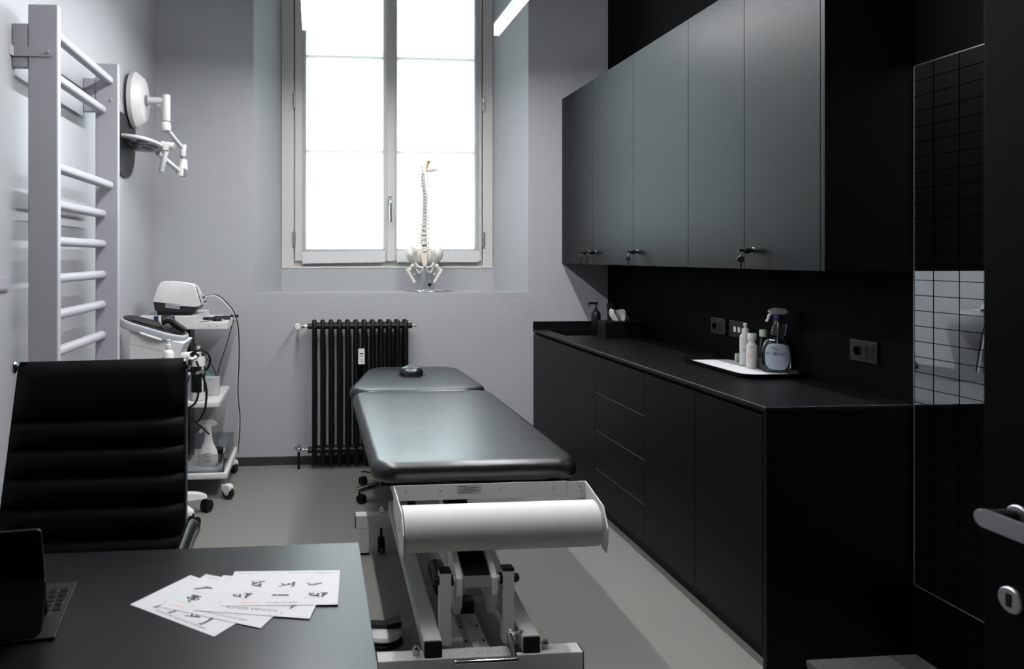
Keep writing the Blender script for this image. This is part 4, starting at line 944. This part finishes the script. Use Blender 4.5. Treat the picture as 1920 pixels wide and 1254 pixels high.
# occiput plate, brain stem, arteries
oc = MB(); rg = []
for f in range(9):
    a = f/8; rg.append([S(352+a*112, 180-8*math.sin(a*2.2)+d_, SY+.035*math.cos(k*PI/5)*math.sin(PI*min(1, .12+a*.9))) for k, d_ in ((k, 19*math.sin(k*PI/5)*math.sin(PI*min(.95, .15+a*.85))) for k in range(10))])
part('skull_plate', oc.rings(rg), 'bone', t, smooth=80)
part('brain_stem', MB().tube([S(352,190), S(358,165), S(366,130), S(374,108), S(378,97)], lambda f: .0055+.0115*f-.0012*max(0, f-.8)*5, n=12, flat=.8), 'nerve', t, smooth=80)
part('artery', MB().tube([S(345,176), S(362,186), S(380,168), S(402,152)], .0022, n=6), 'red', t)
part('artery', MB().tube([S(348,205,SY+.01), S(355,230,SY+.012), S(346,250,SY+.012), S(350,315,SY+.012)], .0022, n=6), 'red', t)
part('atlas', MB().tube([S(312,140,SY), S(322,160,SY), S(328,185,SY), S(332,205,SY)], lambda f: .006+.003*f, n=10), 'bone', t)
part('rod', MB().tube([S(340,120,SY+.03), S(341,140,SY+.03)], .004, n=8), 'steel', t)
rd_ = [S(365,195,SY+.04), S(366,300,SY+.045), S(372,700,SY+.045), S(378,1000,SY+.03), S(382,1120,SY), (sb.x, SY, 1.19)]
part('stand_rod', MB().tube(rd_, .0030, n=8, k=4), 'steel', t)
q = S(383,1135,SY); part('stand_knob', MB().lathe([(.010,-.008),(.013,-.006),(.013,.006),(.010,.008)], q, (0,1,0), 10), 'black', t, 'black clamp knob')
part('stand_tube', MB().cyl((sb.x, SY, 1.187), (sb.x, SY, S(383,1120).z), .005, n=12), 'chrome', t)
bs = MB(); 
for a in (PI*.0, PI*.98, -PI*.35, -PI*.65):
    e_ = Vector((sb.x+.165*math.cos(a)*(1 if abs(math.cos(a)) > .6 else .5), SY+.11*math.sin(a), 1.1875)); bs.tube([(sb.x, SY, 1.193), e_], .0052, n=8, k=1)
bs.tube([(sb.x+.165*math.cos(a)-.002, SY-.02+.085*math.sin(a), 1.188) for a in [2*PI*k/36 for k in range(36)]], .0042, n=8, k=1, closed=True)
bs.cyl((sb.x, SY, 1.184), (sb.x, SY, 1.199), .016, n=18, bev=.003)
part('stand_base', bs, 'chrome', t, 'chrome stand base')
# ================================================================== treatment couch
t = thing('treatment_couch', 'black padded treatment couch on a white steel frame', 'couch', (.545, 3.3, 0))
bx0, bx1, bzt = .19, .905, .752
part('main_cushion', MB().pad(bx0, bx1, 2.405, 3.735, .684, bzt, .085, .034, .004, n=8), 'leather', t, smooth=70)
def taper(p):
    f = max(0, (p.y-4.02)/.55); f = min(f, 1); f = f*f*(3-2*f); cx = .575
    return Vector((p.x+(.335-.19)*f*max(0, (cx-p.x)/(cx-.19)) - (.905-.885)*f*max(0, (p.x-cx)/(.905-cx)), p.y, p.z))
part('head_cushion', MB().pad(bx0-.006, bx1+.008, 3.75, 4.575, .684, bzt-.003, .15, .034, .004, n=8, shape=taper), 'leather', t, smooth=70)
fp = F(771, 703, .752)
part('face_hole', MB().lathe([(.01,0),(.062,.001),(.066,.003),(.07,0)], (fp.x, fp.y, .7515), n=28, sx=1.25, sy=.85), 'black', t)
part('face_plug', MB().pad(fp.x-.070, fp.x+.070, fp.y-.06, fp.y+.06, .742, .802, .058, .034, .010, n=8), 'leather', t, 'rounded black face-hole plug', smooth=70)
# frame right under the cushions
part('base_board', MB().box(bx0+.03, bx1-.03, 2.46, 3.72, .664, .684, .002), 'black', t)
part('base_board', MB().box(bx0+.07, bx1-.06, 3.77, 4.44, .664, .684, .002), 'black', t)
yp = 2.40
fp_ = part('front_plate', MB().box(.262, .845, yp, yp+.004, .632, .683, .001), 'wmetal', t)
part('front_plate', MB().box(.845, .910, yp-.006, yp-.002, .628, .683, .001), 'wmetal', t)
for x in (.415, .615, .30, .80): part('screw', MB().lathe([(.0045,0),(.0045,.002),(.002,.003)], (x, yp, .662), (0,-1,0), 10), 'steel', fp_)
lb = part('type_label', MB().box(.470, .552, yp-.0012, yp-.0002, .650, .680), 'silver', fp_, 'printed silver type label', smooth=0)
lm = MB(T(.472, yp-.0015, .650) @ Matrix.Rotation(PI/2, 4, 'X')); 
for k, (a, b_) in enumerate(((.004,.03),(.02,.07),(.004,.06),(.014,.074),(.004,.05))): lm.stroke([(a,.025-.005*k),(b_,.025-.005*k)], .0022)
part('label_print', lm, 'ink', lb, smooth=0)
sp = part('screw', MB().lathe([(.004,0),(.004,.002),(.0015,.003)], (.888, yp-.006, .665), (0,-1,0), 10), 'steel', fp_); again(sp, (.006, 0, -.014))
# long side rails of the lying surface
for x in (.262, .80): part('side_rail', MB().box(x, x+.04, yp+.004, 4.35, .634, .6635, .003), 'wmetal', t)
part('cross_rail', MB().box(.303, .799, 3.70, 3.74, .634, .6635, .003), 'wmetal', t)
# roll holder
ry, rzc, rr_ = 2.20, .615, .068
hs = [(yp-.004,.683),(yp-.03,.683),(ry-.03,.675),(ry-.078,.625),(ry-.078,.585),(ry-.06,.545),(ry-.02,.545),(yp-.05,.59),(yp-.004,.60)]
part('roll_bracket', MB().prism([(.872+(y-2.12)*.125, y, z) for y, z in hs], (.003,0,0)), 'wmetal', t)
part('roll_bracket', MB().prism([(.2575, y, z) for y, z in hs], (.003,0,0)), 'wmetal', t)
part('roll_axle', MB().cyl((.252, ry, rzc), (.889, ry, rzc), .008, n=12), 'chrome', t)
t2 = thing('paper_roll', 'white couch paper roll at the foot of the treatment couch', 'paper roll', (.585, ry, rzc-rr_))
part('roll', MB().lathe([(.017,0),(rr_-.001,0),(rr_,.001),(rr_,.599),(rr_-.001,.60),(.017,.60),(.017,0)], (.2635, ry, rzc), (1,0,0), 64), 'rollpaper', t2)
part('core', MB().lathe([(.0095,-.001),(.0165,-.001),(.0165,.601),(.0095,.601),(.0095,-.001)], (.2635, ry, rzc), (1,0,0), 24), 'rollpaper', t2)
# floor frame
cz0, cz1 = .058, .120
def rail(x0, x1, y0, y1, z0, z1, nm='cross_bar'): return part(nm, MB().box(x0, x1, y0, y1, z0, z1, .004), 'wmetal', t)
fy = 2.375
rail(.205, .893, fy, fy+.062, cz0, cz1); 
ec = part('end_cap', MB().box(.893, .8965, fy+.001, fy+.061, cz0+.001, cz1-.001, .002), 'black', t); part('end_cap', MB().box(.2015, .205, fy+.001, fy+.061, cz0+.001, cz1-.001, .002), 'black', t)
ry0 = 3.52
rail(.197, .893, ry0, ry0+.062, .128, .190)
part('end_cap', MB().box(.1935, .197, ry0+.001, ry0+.061, .129, .189, .002), 'black', t); part('end_cap', MB().box(.893, .8965, ry0+.001, ry0+.061, .129, .189, .002), 'black', t)
# long tubes slope gently from the rear bar to the front bar
for xa, xb in ((.358, .418), (.690, .748)):
    tb = MB(); tb.rings([[(xa,2.385,cz1+.0005),(xb,2.385,cz1+.0005),(xb,2.385,cz1+.054),(xa,2.385,cz1+.054)], [(xa,3.56,.1905),(xb,3.56,.1905),(xb,3.56,.2445),(xa,3.56,.2445)]])
    bmesh.ops.bevel(tb.bm, geom=list(tb.bm.edges), offset=.004, segments=2, affect='EDGES')
    part('long_tube', tb, 'wmetal', t)
    part('end_cap', MB().box(xa+.0005, xb-.0005, 2.380, 2.385, cz1+.001, cz1+.0535, .002), 'black', t)
# feet, lifting castors, bolts
for x in (.215, .835): part('foot', MB().rings([[(x+a,ry0+b_,z) for a,b_ in ((0,0),(.045,0),(.045,.045),(0,.045))] for z in (.012,.1285)]), 'wmetal', t); part('foot_pad', MB().box(x-.001, x+.046, ry0-.001, ry0+.046, 0, .0118, .002), 'rubber', t)
for x in (.215, .835): part('foot', MB().box(x, x+.045, fy+.01, fy+.055, .012, cz0+.001, .002), 'wmetal', t); part('foot_pad', MB().box(x-.001, x+.046, fy+.009, fy+.056, 0, .0118, .002), 'rubber', t)
def dome(x, y, z): part('cap_nut', MB().lathe([(.010,0),(.010,.012),(.013,.013),(.013,.020),(.009,.028),(.003,.034)], (x, y, z), n=8), 'chrome', t)
dome(.326, ry0+.03, .190); dome(.335, fy+.03, cz1); dome(.772, fy+.03, cz1); dome(.772, ry0+.03, .190)
for x in (.322, .78):
    part('caster_fork', MB().cyl((x, ry0+.03, .068), (x, ry0+.03, .128), .007, n=10).box(x-.006, x+.006, ry0+.01, ry0+.05, .05, .085, .002), 'black', t)
    part('caster_wheel', MB().lathe([(.006,-.016),(.032,-.016),(.038,-.011),(.038,-.006),(.02,-.004),(.02,.004),(.038,.006),(.038,.011),(.032,.016),(.006,.016)], (x, ry0+.03, .039), (1,0,0), 24), 'rubber', t)
# uprights with axle
for x, s in ((.438, 1), (.654, -1)):
    part('upright', MB().box(x-.0195, x+.0195, 2.43, 2.47, .130, .374, .003), 'wmetal', t)
    part('upright_cap', MB().box(x-.020, x+.020, 2.4295, 2.4705, .374, .382, .002), 'black', t)
    part('axle_knob', MB().lathe([(.0145,0),(.0155,.004),(.0155,.012),(.011,.020),(.003,.0225)], (x-s*.0195, 2.45, .343), (-s,0,0), 18), 'black', t)
    part('axle_bush', MB().cyl((x+s*.0195, 2.45, .343), (x+s*.029, 2.45, .343), .0185, n=18, bev=.002), 'black', t)
part('axle', MB().cyl((.466, 2.45, .343), (.626, 2.45, .343), .0125, n=18), 'wmetal', t)
# lifting arm: box channel rising to the back with hanging cheeks
ya_, za_ = 2.44, .335; yb_, zb__ = 3.42, .640
d_ = Vector((0, yb_-ya_, zb__-za_)); dn = d_.normalized(); up_ = Vector((1,0,0)).cross(dn)
up_ = up_ if up_.z > 0 else -up_
o0 = Vector((0, ya_, za_))
part('arm_cover', MB().prism([o0+Vector((x,0,0))+up_*z for x, z in ((.4985,.030),(.5905,.030),(.5905,.034),(.4985,.034))], d_*.93), 'black', t, 'black top of the lifting arm')
part('arm_channel', MB().prism([o0+Vector((x,0,0))+up_*z for x, z in ((.496,-.02),(.594,-.02),(.594,.0295),(.496,.0295))], d_*.93, .002), 'wmetal', t)
for x, cw in ((.474, .0215), (.5945, .0215)):
    ck = [(ya_-.012,.355),(ya_-.015,.30),(ya_+.0,.25),(ya_+.03,.215),(ya_+.06,.205),(ya_+.085,.23),(ya_+.11,.30),(ya_+.20,.43),(ya_+.17,.45),(ya_+.04,.39)]
    part('arm_cheek', MB().prism([(x, y, z) for y, z in ck], (cw,0,0), .004), 'wmetal', t)
# actuator between the cheeks, with its black head
part('actuator_head', MB().box(.492, .574, 2.60, 2.66, .150, .195, .004), 'black', t)
part('actuator_label', MB().box(.497, .569, 2.606, 2.655, .1951, .1956), 'dgrey', t)
part('actuator_tube', MB().cyl((.533, 2.66, .18), (.533, 3.25, .27), .028, n=20), 'wmetal', t)
part('actuator_motor', MB().cyl((.48, 2.72, .185), (.48, 2.90, .20), .032, n=20, bev=.004), 'black', t)
# floor plate and control box
part('floor_plate', MB().box(.515, .600, 2.46, 3.3, .088, .096, .002), 'wmetal', t)
part('floor_plate_ridge', MB().box(.538, .566, 2.46, 3.3, .0961, .106, .004), 'wmetal', t)
hl = None
for x in (.526, .588):
    for y in (2.52, 2.62): part('plate_screw', MB().cyl((x, y, .096), (x, y, .0985), .0045, n=8), 'black', t)
part('control_box', MB().box(.428, .512, 2.475, 2.78, .07, .130, .012, 3), 'wmetal', t)
part('cross_tie', MB().box(.4185, .6895, 2.86, 2.89, .09, .12, .003), 'wmetal', t)
# link rod on the right
lr = MB().tube([(.664, 2.40, .165), (.632, 2.60, .185), (.618, 3.0, .25)], .0075, n=8, k=2, flat=1.6); part('link_rod', lr, 'wmetal', t)
bb_ = MB(); bb_.cyl((.646, 2.415, .172), (.700, 2.415, .172), .0055, n=12); bb_.lathe([(.009,0),(.009,.008),(.006,.012)], (.686, 2.415, .172), (1,0,0), 10); bb_.lathe([(.008,0),(.008,.005)], (.652, 2.415, .172), (-1,0,0), 10)
part('link_bolt', bb_, 'chrome', t)
part('link_plate', MB().box(.648, .688, 2.39, 2.43, .1225, .1255, .001), 'dgrey', t)
# step bar
sb_ = MB(); sb_.tube([(.458, 2.37, .098), (.456, 2.31, .140), (.464, 2.30, .146), (.630, 2.30, .146), (.638, 2.306, .147), (.644, 2.35, .158), (.650, 2.405, .172)], .0095, n=12, k=5)
part('step_bar', sb_, 'chrome', t, 'chrome foot bar')
lm = MB(T(.54, 2.40, .1204)); 
for a in (0, .012, .030, .050, .068): lm.stroke([(a,.0),(a+.008,.002)], .002)
lm.stroke([(.040+.006*math.cos(k), .004+.006*math.sin(k)) for k in range(7)], .001); lm.stroke([(.008,.0),(.006,-.008)], .0012)
lm.stroke([(.098,-.01),(.102,.004),(.106,-.008),(.104,.012)], .001)
part('marking', lm, 'ink', t, smooth=0)
# foot pedal, left
pc = F(722, 1178, .05)
pp_ = part('foot_pedal', MB().lathe([(.045,0),(.060,.003),(.064,.010),(.058,.020),(.02,.024)], (pc.x-.01, pc.y+.0, .022), n=30, sx=1.15), 'wmetal', t, 'rounded foot pedal')
pd = MB(); pd.rings([[(pc.x-.075,pc.y+.012,.052),(pc.x-.075,pc.y+.045,.052),(pc.x-.075,pc.y+.045,.064),(pc.x-.075,pc.y+.012,.064)],[(pc.x,pc.y+.004,.046),(pc.x,pc.y+.042,.046),(pc.x,pc.y+.042,.060),(pc.x,pc.y+.004,.060)],[(pc.x+.062,pc.y+.0,.05),(pc.x+.062,pc.y+.055,.05),(pc.x+.062,pc.y+.055,.072),(pc.x+.062,pc.y+.0,.072)]])
part('pedal_bar', pd, 'black', pp_, 'black pedal bar')
part('pedal_foot', MB().lathe([(.055,0),(.066,.004),(.066,.012),(.05,.0225)], (pc.x-.01, pc.y, 0), n=30, sx=1.15), 'rubber', pp_)
part('pedal_arm', MB().box(pc.x+.06, .3575, pc.y+.018, pc.y+.034, .03, .044, .003), 'wmetal', t)

# ------------------------------------------------------------------ swivel stool behind the couch
SCt = Vector((.505, 4.40, 0))
t = thing('swivel_stool', 'low stool with a dark metal star base and black casters, behind the couch', 'stool', SCt)
part('seat', MB().lathe([(.15,.42),(.172,.43),(.178,.455),(.170,.475),(.10,.484),(.01,.486)], SCt, n=36), 'leather', t)
part('gas_column', MB().cyl(SCt+Vector((0,0,.10)), SCt+Vector((0,0,.42)), .022, n=18), 'steel', t)
part('hub', MB().lathe([(.035,.075),(.042,.082),(.042,.125),(.03,.14)], SCt, n=20), 'steel', t)
base_a = math.atan2(4.27-4.40, .252-.505)
def twin_caster(parent, q, a, r=.026):
    m_ = T(q.x, q.y, 0) @ Matrix.Rotation(a, 4, 'Z'); cs = MB(m_)
    for s in (-1, 1): cs.lathe([(.005,-.009),(r*.8,-.010),(r*.97,-.005),(r,0),(r*.97,.005),(r*.8,.008),(.005,.008)], (.014, s*.0135, r), (0,s,0), 20)
    cs.cyl((0,0,r), (0,0,r*2+.022), .007, n=10); cs.box(-.004,.034,-.006,.006,r*1.2,r*1.9,.003)
    return part('caster', cs, 'black', parent, 'black twin-wheel caster')
def star(t, C, a0, L, z0, z1, z2, mm, w0=.022, w1=.016, r=.026, n=5):
    for k in range(n):
        a = a0+k*2*PI/n; d = Vector((math.cos(a), math.sin(a), 0)); n2 = Vector((-d.y, d.x, 0)); rg = []
        for f, hw, zb, zt in ((.03,w0,z0,z1),(L*.6,(w0+w1)/2,z0+.004,(z1*.5+z2*.5)),(L+.018,w1,z2-.024,z2)):
            c = C+d*f; rg.append([c-n2*hw+Vector((0,0,zb)), c+n2*hw+Vector((0,0,zb)), c+n2*hw+Vector((0,0,zt-.005)), c+n2*hw*.6+Vector((0,0,zt)), c-n2*hw*.6+Vector((0,0,zt)), c-n2*hw+Vector((0,0,zt-.005))])
        lg = part('leg', MB().rings(rg), mm, t)
        twin_caster(lg, C+d*L, a+2.0+k, r)
star(t, SCt, base_a, .275, .068, .110, .088, 'chrome', r=.026)

# ------------------------------------------------------------------ office chair
t = thing('office_chair', 'black high-back ribbed office chair behind the desk', 'chair', (-.65, 2.0, 0))
TL, TR, BL, BR = Vector((-.905,2.33,1.118)), Vector((-.405,2.33,1.125)), Vector((-.915,2.135,.45)), Vector((-.372,2.135,.45))
def CB(s, v): return (BL.lerp(BR, s)).lerp(TL.lerp(TR, s), v)
nrm = ((BR-BL).cross(TL-BL)).normalized()
if nrm.y > 0: nrm = -nrm
vz = lambda z: (z-.45)/(1.12-.45)
zs_ = [.45, .535, .622, .708, .79, .868, .948]
bk = part('backrest', MB().rings([[CB(0,0)-nrm*.012, CB(1,0)-nrm*.012, CB(1,0)-nrm*.03, CB(0,0)-nrm*.03], [CB(0,.985)-nrm*.012, CB(1,.985)-nrm*.012, CB(1,.985)-nrm*.03, CB(0,.985)-nrm*.03]]), 'chairleather', t)
def bpad(va, vb, puff, top=False):
    m_ = MB(); nu, nv = 16, 9; R = []
    for j in range(nv+1):
        v = j/nv; e = (1-abs(2*v-1)**3.2)
        if top and v > .5: e = (1-max(0, (v-.62)/.38)**2.2)**.5 if v < 1 else 0
        row = []
        for i in range(nu+1):
            u = i/nu; eu = (1-abs(2*u-1)**14)
            row.append(m_.v(CB(.006+.988*u, va+(vb-va)*v)+nrm*(-.012+puff*e*eu)))
        R.append(row)
    for j in range(nv):
        for i in range(nu): m_.face([R[j][i], R[j][i+1], R[j+1][i+1], R[j+1][i]])
    bt = [R[0], [r_[-1] for r_ in R[1:-1]], R[-1][::-1], [r_[0] for r_ in R[1:-1]][::-1]]; lp = [x for q in bt for x in q]
    m_.face(lp); return m_
for a, b_ in zip(zs_, zs_[1:]): part('back_pad', bpad(vz(a), vz(b_), .026), 'chairleather', bk, smooth=80)
part('back_pad', bpad(vz(.948), 1.0, .034, True), 'chairleather', bk, smooth=80)
for s in (0, 1):
    e = .012 if s else -.012
    fr_ = part('back_frame', MB().tube([CB(s,.0)-nrm*.038-Vector((e*.4,0,0)), CB(s,.5)-nrm*.038-Vector((e*.4,0,0)), CB(s,.985)-nrm*.034-Vector((e*.2,0,0))], .009, n=10, k=3), 'chrome', t, 'chrome back frame')
    part('frame_cap', MB().ball(CB(s,.975)-nrm*.012+Vector((e,0,0)), (.011,.012,.020), 12, 8), 'chrome', fr_)
seat_c = MB().pad(-.90, -.40, 1.70, 2.13, .42, .475, .06, .026, .004); part('seat', seat_c, 'chairleather', t, smooth=70)
for s, x in ((-1, -.955), (1, -.342)):
    ar = MB(); ar.tube([(x-s*.03, 2.17, .60), (x, 2.14, .665), (x, 2.03, .675), (x, 1.90, .655), (x, 1.83, .60), (x, 1.84, .50), (x-s*.06, 1.88, .44)], .014, n=14, flat=1.7); ao = part('armrest', ar, 'chrome', t, 'chrome loop armrest')
    part('arm_cover', MB().tube([(x, 2.09, .680), (x, 2.03, .688), (x, 1.90, .674)], .015, n=12, flat=1.7), 'black', ao)
part('gas_column', MB().cyl((-.65,1.93,.10), (-.65,1.93,.42), .025, n=18), 'chrome', t)
star(t, Vector((-.65,1.93,0)), .45, .30, .08, .13, .10, 'chrome', r=.028)

# ------------------------------------------------------------------ desk
dx0, dx1, dy0, dy1, dz1 = -1.07, .107, 1.02, 1.79, .74
t = thing('desk', 'matt black desk in the foreground at the lower left', 'desk', (-.48, 1.4, 0))
part('desktop', MB().box(dx0, dx1, dy0, dy1, dz1-.022, dz1, .0012), 'desk', t)
for x in (dx0+.03, dx1-.075):
    for y in (dy0+.05, dy1-.095): part('leg', MB().box(x, x+.045, y, y+.045, 0, dz1-.0225, .002), 'black', t)
part('apron', MB().box(dx0+.08, dx1-.08, dy1-.08, dy1-.06, dz1-.09, dz1-.0225, .001), 'black', t)

# ------------------------------------------------------------------ exercise sheets (they face the chair, so they read upside down from here)
def sheet(corner, ang, right, z, label, draw):
    u = Vector((math.cos(ang), math.sin(ang), 0)); v = Vector((-math.sin(ang), math.cos(ang), 0)); w_, h_ = .233, .160
    nl = Vector((*corner, 0))-(u*w_ if right else Vector())
    m_ = axes(nl+u*w_+v*h_+Vector((0,0,z)), -u, -v)            # local X and Y run the way the text reads
    b_ = MB(m_).box(0, w_, -0, h_, -.0004, 0)
    o = solo('exercise_sheet', b_, 'paper', label, 'paper', nl+u*w_/2+v*h_/2+Vector((0,0,z-.0004)), 'printed exercise sheets on the desk', smooth=0)
    for mm in ('ink', 'greyink', 'redink'):
        q = MB(m_ @ T(0,0,.0002)); draw(q, mm)
        if len(q.bm.faces): part('print', q, mm, o, smooth=0)
        else: q.bm.free()
def figure(q, x, y, pose, s=.0011):                # small printed figure made of limb strokes
    for pts, w_ in pose: q.stroke([(x+a*s, y+b_*s) for a, b_ in pts], w_*s)
lying = [([(-10,0),(-2,1),(4,0)],5), ([(4,0),(14,2)],3), ([(4,0),(12,-2)],2.5), ([(-12,1),(-9,1)],5)]
bridge = [([(-10,-3),(-2,2),(5,3)],4), ([(5,3),(9,-3)],3), ([(-10,-3),(-14,-2)],4), ([(-14,-4),(12,-4)],.8)]
kneel = [([(-7,-4),(-3,4),(5,2)],4.5), ([(5,2),(8,-4)],3), ([(8,-4),(0,-4)],3), ([(-8,5),(-5,5)],5), ([(-3,4),(-9,8)],2)]
stand = [([(0,-10),(1,0)],3), ([(4,-10),(1,0)],3), ([(1,0),(2,9)],4.5), ([(2,8),(8,14)],2), ([(1,12),(4,12)],4)]
sit = [([(-6,-5),(0,-4),(2,4)],4.5), ([(2,4),(-4,0)],2.2), ([(0,7),(4,7)],4.5), ([(-6,-5),(6,-6)],3)]
reach = [([(-10,-2),(0,3)],3.5), ([(0,3),(6,-4)],3), ([(0,3),(10,7)],2.5), ([(-13,-2),(-9,-1)],4), ([(-4,1),(-6,-5)],2.4)]
def head_lines(q, y=.010, w_=.233):
    for k in range(3): q.stroke([(.012+.001*k, y+.003*k), (.060-.006*k, y+.003*k)], .0009)
    for k in range(2): q.stroke([(.075, y+.003*k), (.115, y+.003*k)], .0009); q.stroke([(.130, y+.003*k), (.150, y+.003*k)], .0009)
    for k in range(2): q.stroke([(.180, y+.003*k), (.222, y+.003*k)], .0011)
def draw4(q, mm):
    if mm == 'ink':
        for i, p in enumerate((kneel, lying, sit)): figure(q, .050+.068*i, .116, p, .00135)
        figure(q, .030, .116, sit, .0013); figure(q, .186+.022, .116, kneel, .0011)
        for i, p in enumerate((bridge, reach, kneel)): figure(q, .055+.060*i, .068, p, .0013)
        figure(q, .176, .056, bridge, .0012); figure(q, .095, .066, stand, .0010)
        q.text('ESERCIZI PER LA ', .0085, T(.082,.146,0))
    if mm == 'redink': q.text('SCHIENA', .0085, T(.160,.146,0))
    if mm == 'greyink':
        head_lines(q)
        for i in range(3):
            for y in (.100, .130, .046): q.stroke([(.035+.063*i, y), (.072+.063*i, y)], .0009)
def draw3(q, mm):
    if mm == 'ink': q.text('POSTURA SEDUTA', .0125, T(.070,.134,0)); figure(q, .045, .118, sit, .001)
    if mm == 'greyink':
        head_lines(q); [q.stroke([(.05, .122-.004*k), (.20, .122-.004*k)], .0009) for k in range(2)]
    if mm == 'redink': q.disc((.060, .146), .0025)
def draw2(q, mm):
    if mm == 'ink':
        q.text('ESERCIZI DI STRETCHING PER IL', .0080, T(.040,.142,0))
        figure(q, .192, .060, [([(-12,-3),(-5,-4.5),(3,-1),(9,3),(14,7)],4), ([(-5,-4),(3,-6),(6,-3)],1.6), ([(-14,-3),(-12,-3)],5)], .0015)
        figure(q, .190, .105, [([(0,-6),(0,6)],9), ([(-4,6),(-11,1),(-5,-4)],2.6), ([(4,6),(11,1),(5,-4)],2.6), ([(-9,-8),(9,-8)],4), ([(0,8),(0,13)],5)], .0013)
    if mm == 'redink': q.text('COLLO', .0080, T(.188,.142,0))
    if mm == 'greyink':
        head_lines(q); q.stroke([(.170,.080),(.215,.080)], .0009); q.stroke([(.170,.128),(.215,.128)], .0009); q.stroke([(.06,.130),(.12,.130)], .0012)
def draw1(q, mm):
    if mm == 'ink':
        for i in range(4): figure(q, .050+.042*i, .125, [stand, reach, stand, stand][i], .0013)
        q.text('ESERCIZI DI STRETCHING PER LE SPALLE', .0075, T(.035,.146,0))
    if mm == 'redink':
        for i in range(4): q.stroke([(.046+.042*i, .104+.004*(i%2)), (.056+.042*i, .106)], .004)
    if mm == 'greyink':
        head_lines(q); q.stroke([(.19,.07),(.21,.068)], .0009); q.stroke([(.195,.085),(.205,.085)], .0012)
rd = math.radians
sheet((-.369,1.511), rd(-37.5), False, .7408, 'leftmost white exercise sheet of the fan, lowest and turned the most', draw1)
sheet((-.101,1.391), rd(-26.5), True, .7416, 'second white exercise sheet from the left in the fan', draw2)
sheet((-.010,1.417), rd(-13.5), True, .7424, 'third exercise sheet from the left, headed POSTURA SEDUTA', draw3)
sheet((.046,1.468), rd(-3.7), True, .7432, 'top exercise sheet of the fan, farthest right, with rows of figures', draw4)

# ------------------------------------------------------------------ tablet with keyboard
t = thing('tablet_computer', 'black tablet standing in a keyboard case at the left edge of the desk', 'tablet', (-.62, 1.49, .74))
k0 = Vector((-.472, 1.385, .7405)); k1_ = Vector((-.505, 1.618, .7405))
vy = (k1_-k0).normalized(); vx = Vector((vy.y, -vy.x, 0))       # vx points right
MK = axes(k0-vx*.28, vx, vy); Lk = (k1_-k0).length
part('keyboard_case', MB(MK).box(0, .28, 0, Lk, 0, .006, .0025), 'key', t)
kk = MB(MK)
for r_ in range(5):
    for c_ in range(13): kk.box(.012+c_*.0202, .012+c_*.0202+.0165, .105+r_*.0205, .105+r_*.0205+.0165, .0062, .0080, .001, 1)
part('keys', kk, 'screen', t, 'rows of small black keys', kind='stuff')
hy = .085; tl = math.radians(17)
MS2 = MK @ T(.012, hy, .007) @ Matrix.Rotation(PI/2+tl, 4, 'X')    # screen plane, leaning towards the camera
part('screen_body', MB(MS2).pad(0, .240, 0, .196, -.004, .004, .010, .0035, n=5), 'screen', t)
part('camera_dot', MB(MS2).lathe([(.0035,0),(.003,.0008),(.001,.001)], (.226, .176, .0041), n=12), 'dgrey', t)
MF = MK @ T(.004, .004, .0065) @ Matrix.Rotation(math.atan2(.085, .055), 4, 'X')
part('case_back', MB(MF).pad(0, .252, 0, .101, -.002, .002, .014, .0018, n=5), 'black', t)
